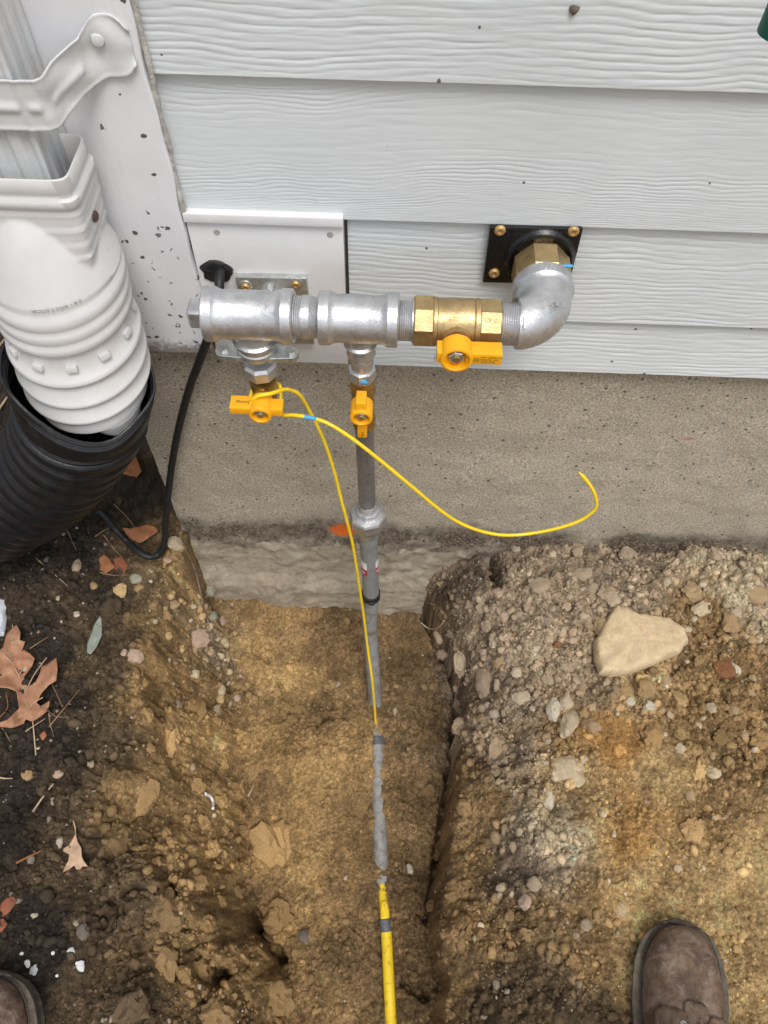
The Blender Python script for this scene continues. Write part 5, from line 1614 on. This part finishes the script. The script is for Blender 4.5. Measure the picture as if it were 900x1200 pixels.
veins(lo, [[(38, 842), (32, 825), (26, 808), (20, 790), (14, 770), (15, 750), (18, 736)], [(26, 808), (34, 800), (46, 792), (60, 776)], [(34, 832), (44, 826), (55, 822)], [(20, 790), (28, 780), (36, 774)], [(16, 778), (6, 768), (0, 764)], [(35, 836), (24, 842), (10, 850)], [(15, 756), (22, 752), (27, 752)]], .0009)
sm = zpts([(235, 335), (226, 352), (214, 372), (195, 384), (197, 392), (215, 400), (212, 420), (200, 440), (195, 456), (212, 448), (230, 434), (238, 448), (250, 446), (256, 438), (273, 438), (262, 424), (254, 408), (252, 380), (240, 360)], 0, 850, 2.647)
l2, _ = leaf(sm, 'leaf_pale', 'small pale tan oak leaf with a thin stem on the left bank', lift=.012, bend=.008, step=2.2)
midrib(l2, [(88.5, 978), (88, 970), (86, 962)], .008)
curl_ = zpts([(195, 128), (240, 132), (285, 120), (330, 112), (375, 125), (382, 150), (350, 168), (310, 198), (285, 208), (240, 185), (215, 160)], 100, 590, 4.5)
leaf(curl_, 'leaf_rust', 'brown curled leaf lying inside the loop of the black cable', 'dry_leaf', .014, .012, step=2.6)
leaf([(128, 545), (140, 525), (150, 519), (158, 532), (166, 552), (160, 560), (146, 556), (134, 553)], 'leaf_rust', 'rusty leaf standing between the black drain pipe and the concrete', 'dry_leaf', .03, .012, step=2.6, tilt=-.0022)
leaf(zpts([(740, 200), (752, 225), (753, 300), (752, 350), (715, 430), (672, 485), (655, 480), (643, 470), (648, 400), (680, 320), (700, 260)], 0, 690, 6.314), 'leaf_grey', 'slim grey green leaf lying on the dark soil', 'slim_leaf', .006, .004, step=2.4)
leaf([(0, 1060), (8, 1052), (16, 1050), (20, 1056), (12, 1068), (4, 1074), (-6, 1076)], 'leaf_red', 'reddish leaf scrap at the left edge above the left boot', 'leaf_scrap', .006, .006, step=2.4)
leaf([(-8, 1080), (4, 1076), (9, 1083), (2, 1092), (-9, 1096)], 'leaf_red', 'second reddish leaf scrap right above the left boot', 'leaf_scrap', .005, .006, step=2.4)
leaf([(135, 665), (128, 655), (122, 650), (116, 655), (118, 668), (124, 672)], 'leaf_rust', 'small brown leaf scrap left of the pale oval pebbles', 'leaf_scrap', .004, .004, step=2.2)
leaf([(133, 655), (142, 652), (150, 662), (146, 672), (140, 664), (135, 668)], 'leaf_red', 'small dark red leaf scrap under the lying black cable', 'leaf_scrap', .004, .004, step=2.2)
leaf([(46, 862), (52, 856), (55, 862), (50, 868)], 'leaf_rust', 'tiny leaf scrap beside the stem of the big oak leaf', 'leaf_scrap', .004, .003, step=2)
TW = [
 ([(59, 852), (72, 836), (94, 809)], .0011, 'needle', 'long dry pine needle right of the big oak leaf'),
 ([(62, 803), (70, 820), (77, 837)], .0008, 'needle', 'short dry needle crossing the long one near the big leaf'),
 ([(57, 833), (66, 840), (82, 842)], .0008, 'needle', 'bent dry needle at the lower right lobe of the big leaf'),
 ([(58, 836), (60, 850), (64, 864)], .0008, 'needle', 'dry needle hanging down from the lower lobe of the big leaf'),
 ([(31, 858), (43, 850), (54, 843)], .0014, 'stick', 'pale straw under the stem of the big oak leaf'),
 ([(36, 761), (48, 753), (58, 747)], .0009, 'needle', 'reddish needle between the big oak leaf and the grey green leaf'),
 ([(3, 853), (9, 862), (13, 870)], .0008, 'needle', 'short pale needle at the far left below the big leaf'),
 ([(46, 658), (60, 670), (80, 688)], .0014, 'stick', 'thin pale twig on the dark soil near the drain pipe'),
 ([(118, 672), (132, 675), (148, 675)], .0009, 'needle', 'dry needle lying level beside the brown leaf scrap'),
 ([(112, 630), (124, 622), (134, 618)], .0009, 'needle', 'dry needle in front of the lying black cable'),
 ([(122, 628), (134, 644), (145, 655)], .0009, 'needle', 'dry needle slanting under the lying black cable'),
 ([(134, 592), (150, 608), (160, 622)], .0008, 'needle', 'dry needle beside the brown curled leaf'),
 ([(78, 620), (85, 634), (90, 646)], .0009, 'needle', 'olive grass stem below the black drain pipe'),
 ([(0, 842), (10, 830), (8, 812)], .0010, 'leaf_rust', 'rust coloured stalk at the left edge beside the big leaf'),
 ([(40, 952), (50, 937), (64, 919)], .0022, 'stick', 'pale splinter of wood on the left bank'),
 ([(20, 1012), (36, 1004), (56, 995)], .0024, 'leaf_rust', 'reddish brown stick lying left of the small oak leaf'),
 ([(0, 912), (8, 913), (16, 913)], .0018, 'stick', 'short pale stick at the left edge of the soil'),
 ([(0, 408), (10, 396), (20, 384)], .0030, 'stick', 'pale dry stalk in the dark corner left of the adapter'),
 ([(0, 482), (8, 470), (14, 462)], .0030, 'stick', 'brown dry stalk in the dark corner left of the drain pipe'),
 ([(210, 692), (222, 692), (234, 692)], .0014, 'root', 'short grey side root in the upper left bank'),
 ([(748, 836), (757, 842), (766, 838), (772, 841), (786, 856)], .0008, 'root', 'hair thin root on the soil below the flat rock'),
 ([(199, 1063), (203, 1050), (204, 1038)], .0014, 'needle', 'straw standing in the broken lower left bank'),
 ([(240, 992), (250, 984), (258, 990)], .0010, 'needle', 'tiny curved straw on the left edge of the trench floor'),
 ([(291, 934), (295, 926), (298, 920)], .0020, 'stick', 'wood chip on the trench floor near its left side'),
]
for t in TW:
    twig(t[0], t[1], t[2], t[3])
twig([(227, 664), (231, 677), (234, 690), (238, 708), (243, 726), (249, 743)], .0036, 'root', 'thin grey root hanging down the upper left bank', 'root', 'root', dz=.004, taper=.6)
twig([(241, 931), (247, 934), (250, 941), (250, 948)], .0032, 'fleck', 'short curved white root piece on the left bank', 'root', 'root', dz=.001, taper=.9)
twig([(493, 731), (503, 738), (513, 737), (520, 729)], .0022, 'stick', 'curved pale root loop in the shaded upper corner of the trench', 'root', 'root', dz=.004, taper=.8)
stone_mat('flake', (.66, .66, .65), .1, (.5, .48, .45), .05)
for px, py, w_, h_, lb in ((94, 1132, 10, 13, 'largest round white flake on the soil near the left boot'), (83, 1117, 9, 11, 'ragged white flake above the largest round one'),
                           (40, 1139, 13, 14, 'ragged white flake touching the left boot'), (32, 1130, 6, 9, 'narrow white flake just above the ragged one by the boot'), (67, 1143, 5, 4, 'small white flake between boot and largest flake'),
                           (62, 1117, 4, 4, 'tiny white flake left of the upper ragged flake'), (26, 1118, 6, 4, 'tiny flat white flake farthest left')):
    stone(px, py, w_, h_, 'flake', lb, px*7+py, .35, .4, .3, 'white_flake', None, 'flake', 2)
stone_mat('ice', (.55, .57, .62), .3, (.3, .3, .32), .12)
stone(-3, 722, 26, 46, 'ice', 'pale grey lump at the left edge above the big oak leaf', 808, .5, .2, .3)

# ================================================================== BOOTS
def boot(tip, heading, side, label):
    """tip: ground point under the toe, heading: angle of toe direction from +y (positive = to the right)"""
    b = thing('work_boot', label, 'boot', tip)
    fwd = V((math.sin(heading), math.cos(heading), 0)); rgt = V((math.cos(heading), -math.sin(heading), 0))
    T = lambda x, s, z: tip + rgt*(x*side) - fwd*s + V((0, 0, z))
    ss = [0, .004, .011, .022, .038, .058, .082, .11, .14, .17, .205, .24, .27, .29, .303]
    wd = [.007, .020, .031, .0400, .0480, .0530, .0555, .0550, .051, .047, .044, .043, .041, .034, .012]
    tp = [.044, .054, .062, .069, .074, .078, .083, .092, .106, .122, .135, .140, .140, .132, .11]
    sh = [.004, .004, .003, .002, .001, 0, 0, -.001, -.002, -.003, -.003, -.002, 0, 0, 0]
    f = lambda arr, s: float(np.interp(s, ss, arr))
    def top(x, s):
        w_ = f(wd, s); k = min(1, abs(x-f(sh, s))/w_)
        return .03 + (f(tp, s)-.03)*(1-k**2.6)**(1/2.2)
    stations = list(np.linspace(0, .03, 9)) + list(np.linspace(.036, .303, 40))
    rings = []
    for s in stations:
        w_, t, c = f(wd, s), f(tp, s), f(sh, s)
        rg = []
        for k in range(33):
            a = math.pi*k/32
            x = math.cos(a); z = math.sin(a)
            xx = c + w_*math.copysign(abs(x)**.78, x)
            zz = .03 + (t-.03)*abs(z)**.86
            wr = -.0022*max(0, math.sin(s*230+xx*45+1.5*math.sin(xx*70)))**3*(.07 < s < .135) + .0011*float(fbm(np.array(xx*40), np.array(s*40+side), 71, 3))
            rg.append(T(xx, s, zz+wr))
        rg += [T(c-w_*.9, s, .024), T(c+w_*.9, s, .024)]
        rings.append(rg)
    mb = MB(); mb.rings(rings, cap=(True, True))
    sh_r = []
    for z in np.linspace(.08, .20, 10):
        k = (z-.08)/.12
        sh_r.append([T((.043+.004*k)*math.cos(a), .222+.008*k+(.072-.008*k)*math.sin(a), z) for a in [2*math.pi*q/32 for q in range(32)]])
    mb.rings(sh_r)
    mb.build('upper', MAT['leather'], b, sharp=60)
    # sole with welt
    out_ = []
    for i in range(72):
        u = i/71; s = .303*(1-math.cos(math.pi*u))/2
        out_.append((f(sh, s)+f(wd, s)+.0045, s-.008+.018*u))
    lft = [(2*f(sh, max(0, s))-x, s) for x, s in out_][::-1]
    outl = out_+lft
    rg = []
    for gr, z in ((-.004, -.012), (0, -.008), (.001, .010), (-.001, .0125), (.0005, .014), (.0008, .026), (-.001, .0295), (-.005, .031), (-.008, .0305), (-.0085, .027)):
        rg.append([T(x+math.copysign(gr, x), s-gr*(1 if s < .1 else -1)*(1-abs(x)/.07), z+.0006*math.sin(i*1.9)) for i, (x, s) in enumerate(outl)])
    mb = MB(); mb.rings(rg, cap=(True, True)); so_ = mb.build('sole', MAT['sole'], b, sharp=40)
    mb = MB()
    for i in range(0, 144, 1):
        x, s = outl[i]
        if s > .2: continue
        p = T(x-math.copysign(.0028, x), s+.0028*(1-abs(x)/.07), .0312); x2, s2 = outl[(i+1) % 144]
        q = T(x2-math.copysign(.0028, x2), s2+.0028*(1-abs(x2)/.07), .0312)
        mb.tube([p.lerp(q, .15), p.lerp(q, .8)], .0007, 5)
    st_ = mb.build('welt_stitching', MAT['lace'], so_); st_['kind'] = 'stuff'
    # tongue and the two eyelet flaps
    def patch(x0f, x1f, s0, s1, off, name, mat, th):
        rows = []
        for j in range(17):
            s = s0+(s1-s0)*j/16; row = []
            for i in range(13):
                u = i/12; x = x0f(s)+(x1f(s)-x0f(s))*u
                rnd = .008*(max(0, abs(u-.5)*2-.5)/.5)**2
                s_2 = s+rnd*(1-j/16)
                row.append(T(x, s_2, top(x, s_2)+off))
            rows.append(row)
        mb = MB(); mb.grid(rows); return mb.build(name, mat, b, sharp=50, solid=th)
    patch(lambda s: -.017, lambda s: .017, .098, .20, .0010, 'tongue', MAT['leather'], .002)
    patch(lambda s: -.050+.05*(s-.11), lambda s: -.0135, .112, .195, .0028, 'eyelet_flap', MAT['leather'], .0035)
    patch(lambda s: .0135, lambda s: .050-.05*(s-.11), .112, .195, .0028, 'eyelet_flap', MAT['leather'], .0035)
    es = [.128, .150, .172, .190]
    for s in es:
        for x in (-.021, .021):
            q = T(x, s, top(x, s)+.0045)
            mb = MB(); mb.lathe(q, (q-T(0, s, .03)).normalized(), [(-.001, .0042), (.001, .0042), (.0015, .003), (.0002, .0022)], 16)
            mb.build('eyelet', MAT['zinc'], b, sharp=30)
    mb = MB()
    for i, s in enumerate(es):
        pts = [T(x, s + .010*(x/.021)*(1 if i % 2 else -1)*.5, top(max(-.03, min(.03, x)), s)+.006+.003*(1-(x/.021)**2)) for x in np.linspace(-.021, .021, 9)]
        mb.tube(pts, .0019, 8)
        if i < len(es)-1:
            pts = [T(-.021+.042*k/8, s+(es[i+1]-s)*k/8, top(-.021+.042*k/8, s)+.0075+.003*math.sin(math.pi*k/8)) for k in range(9)]
            mb.tube(pts, .0019, 8)
    for i in range(8): pass
    mb.build('lace', MAT['lace'], b)
    mb = MB(); rg = []
    for z, k in ((.2, .97), (.19, .93), (.13, .9)):
        rg.append([T(.047*k*math.cos(a), .230+.064*k*math.sin(a), z) for a in [2*math.pi*q/32 for q in range(32)]])
    mb.rings(rg, cap=(False, True)); mb.build('lining', MAT['denim'], b)
    return b
def boot_tip(px, py):
    z = on_ground(px, py).z
    return V(G(px, py, z+.014)) - V((0, 0, .004))
boot(boot_tip(789, 1079)-V((0, .008, 0)), rad(9), 1, 'scuffed brown leather work boot on the tan soil at the lower right')
boot(boot_tip(2, 1139)-V((0, .008, 0)), rad(-11), -1, 'brown leather work boot cut off by the lower left corner')
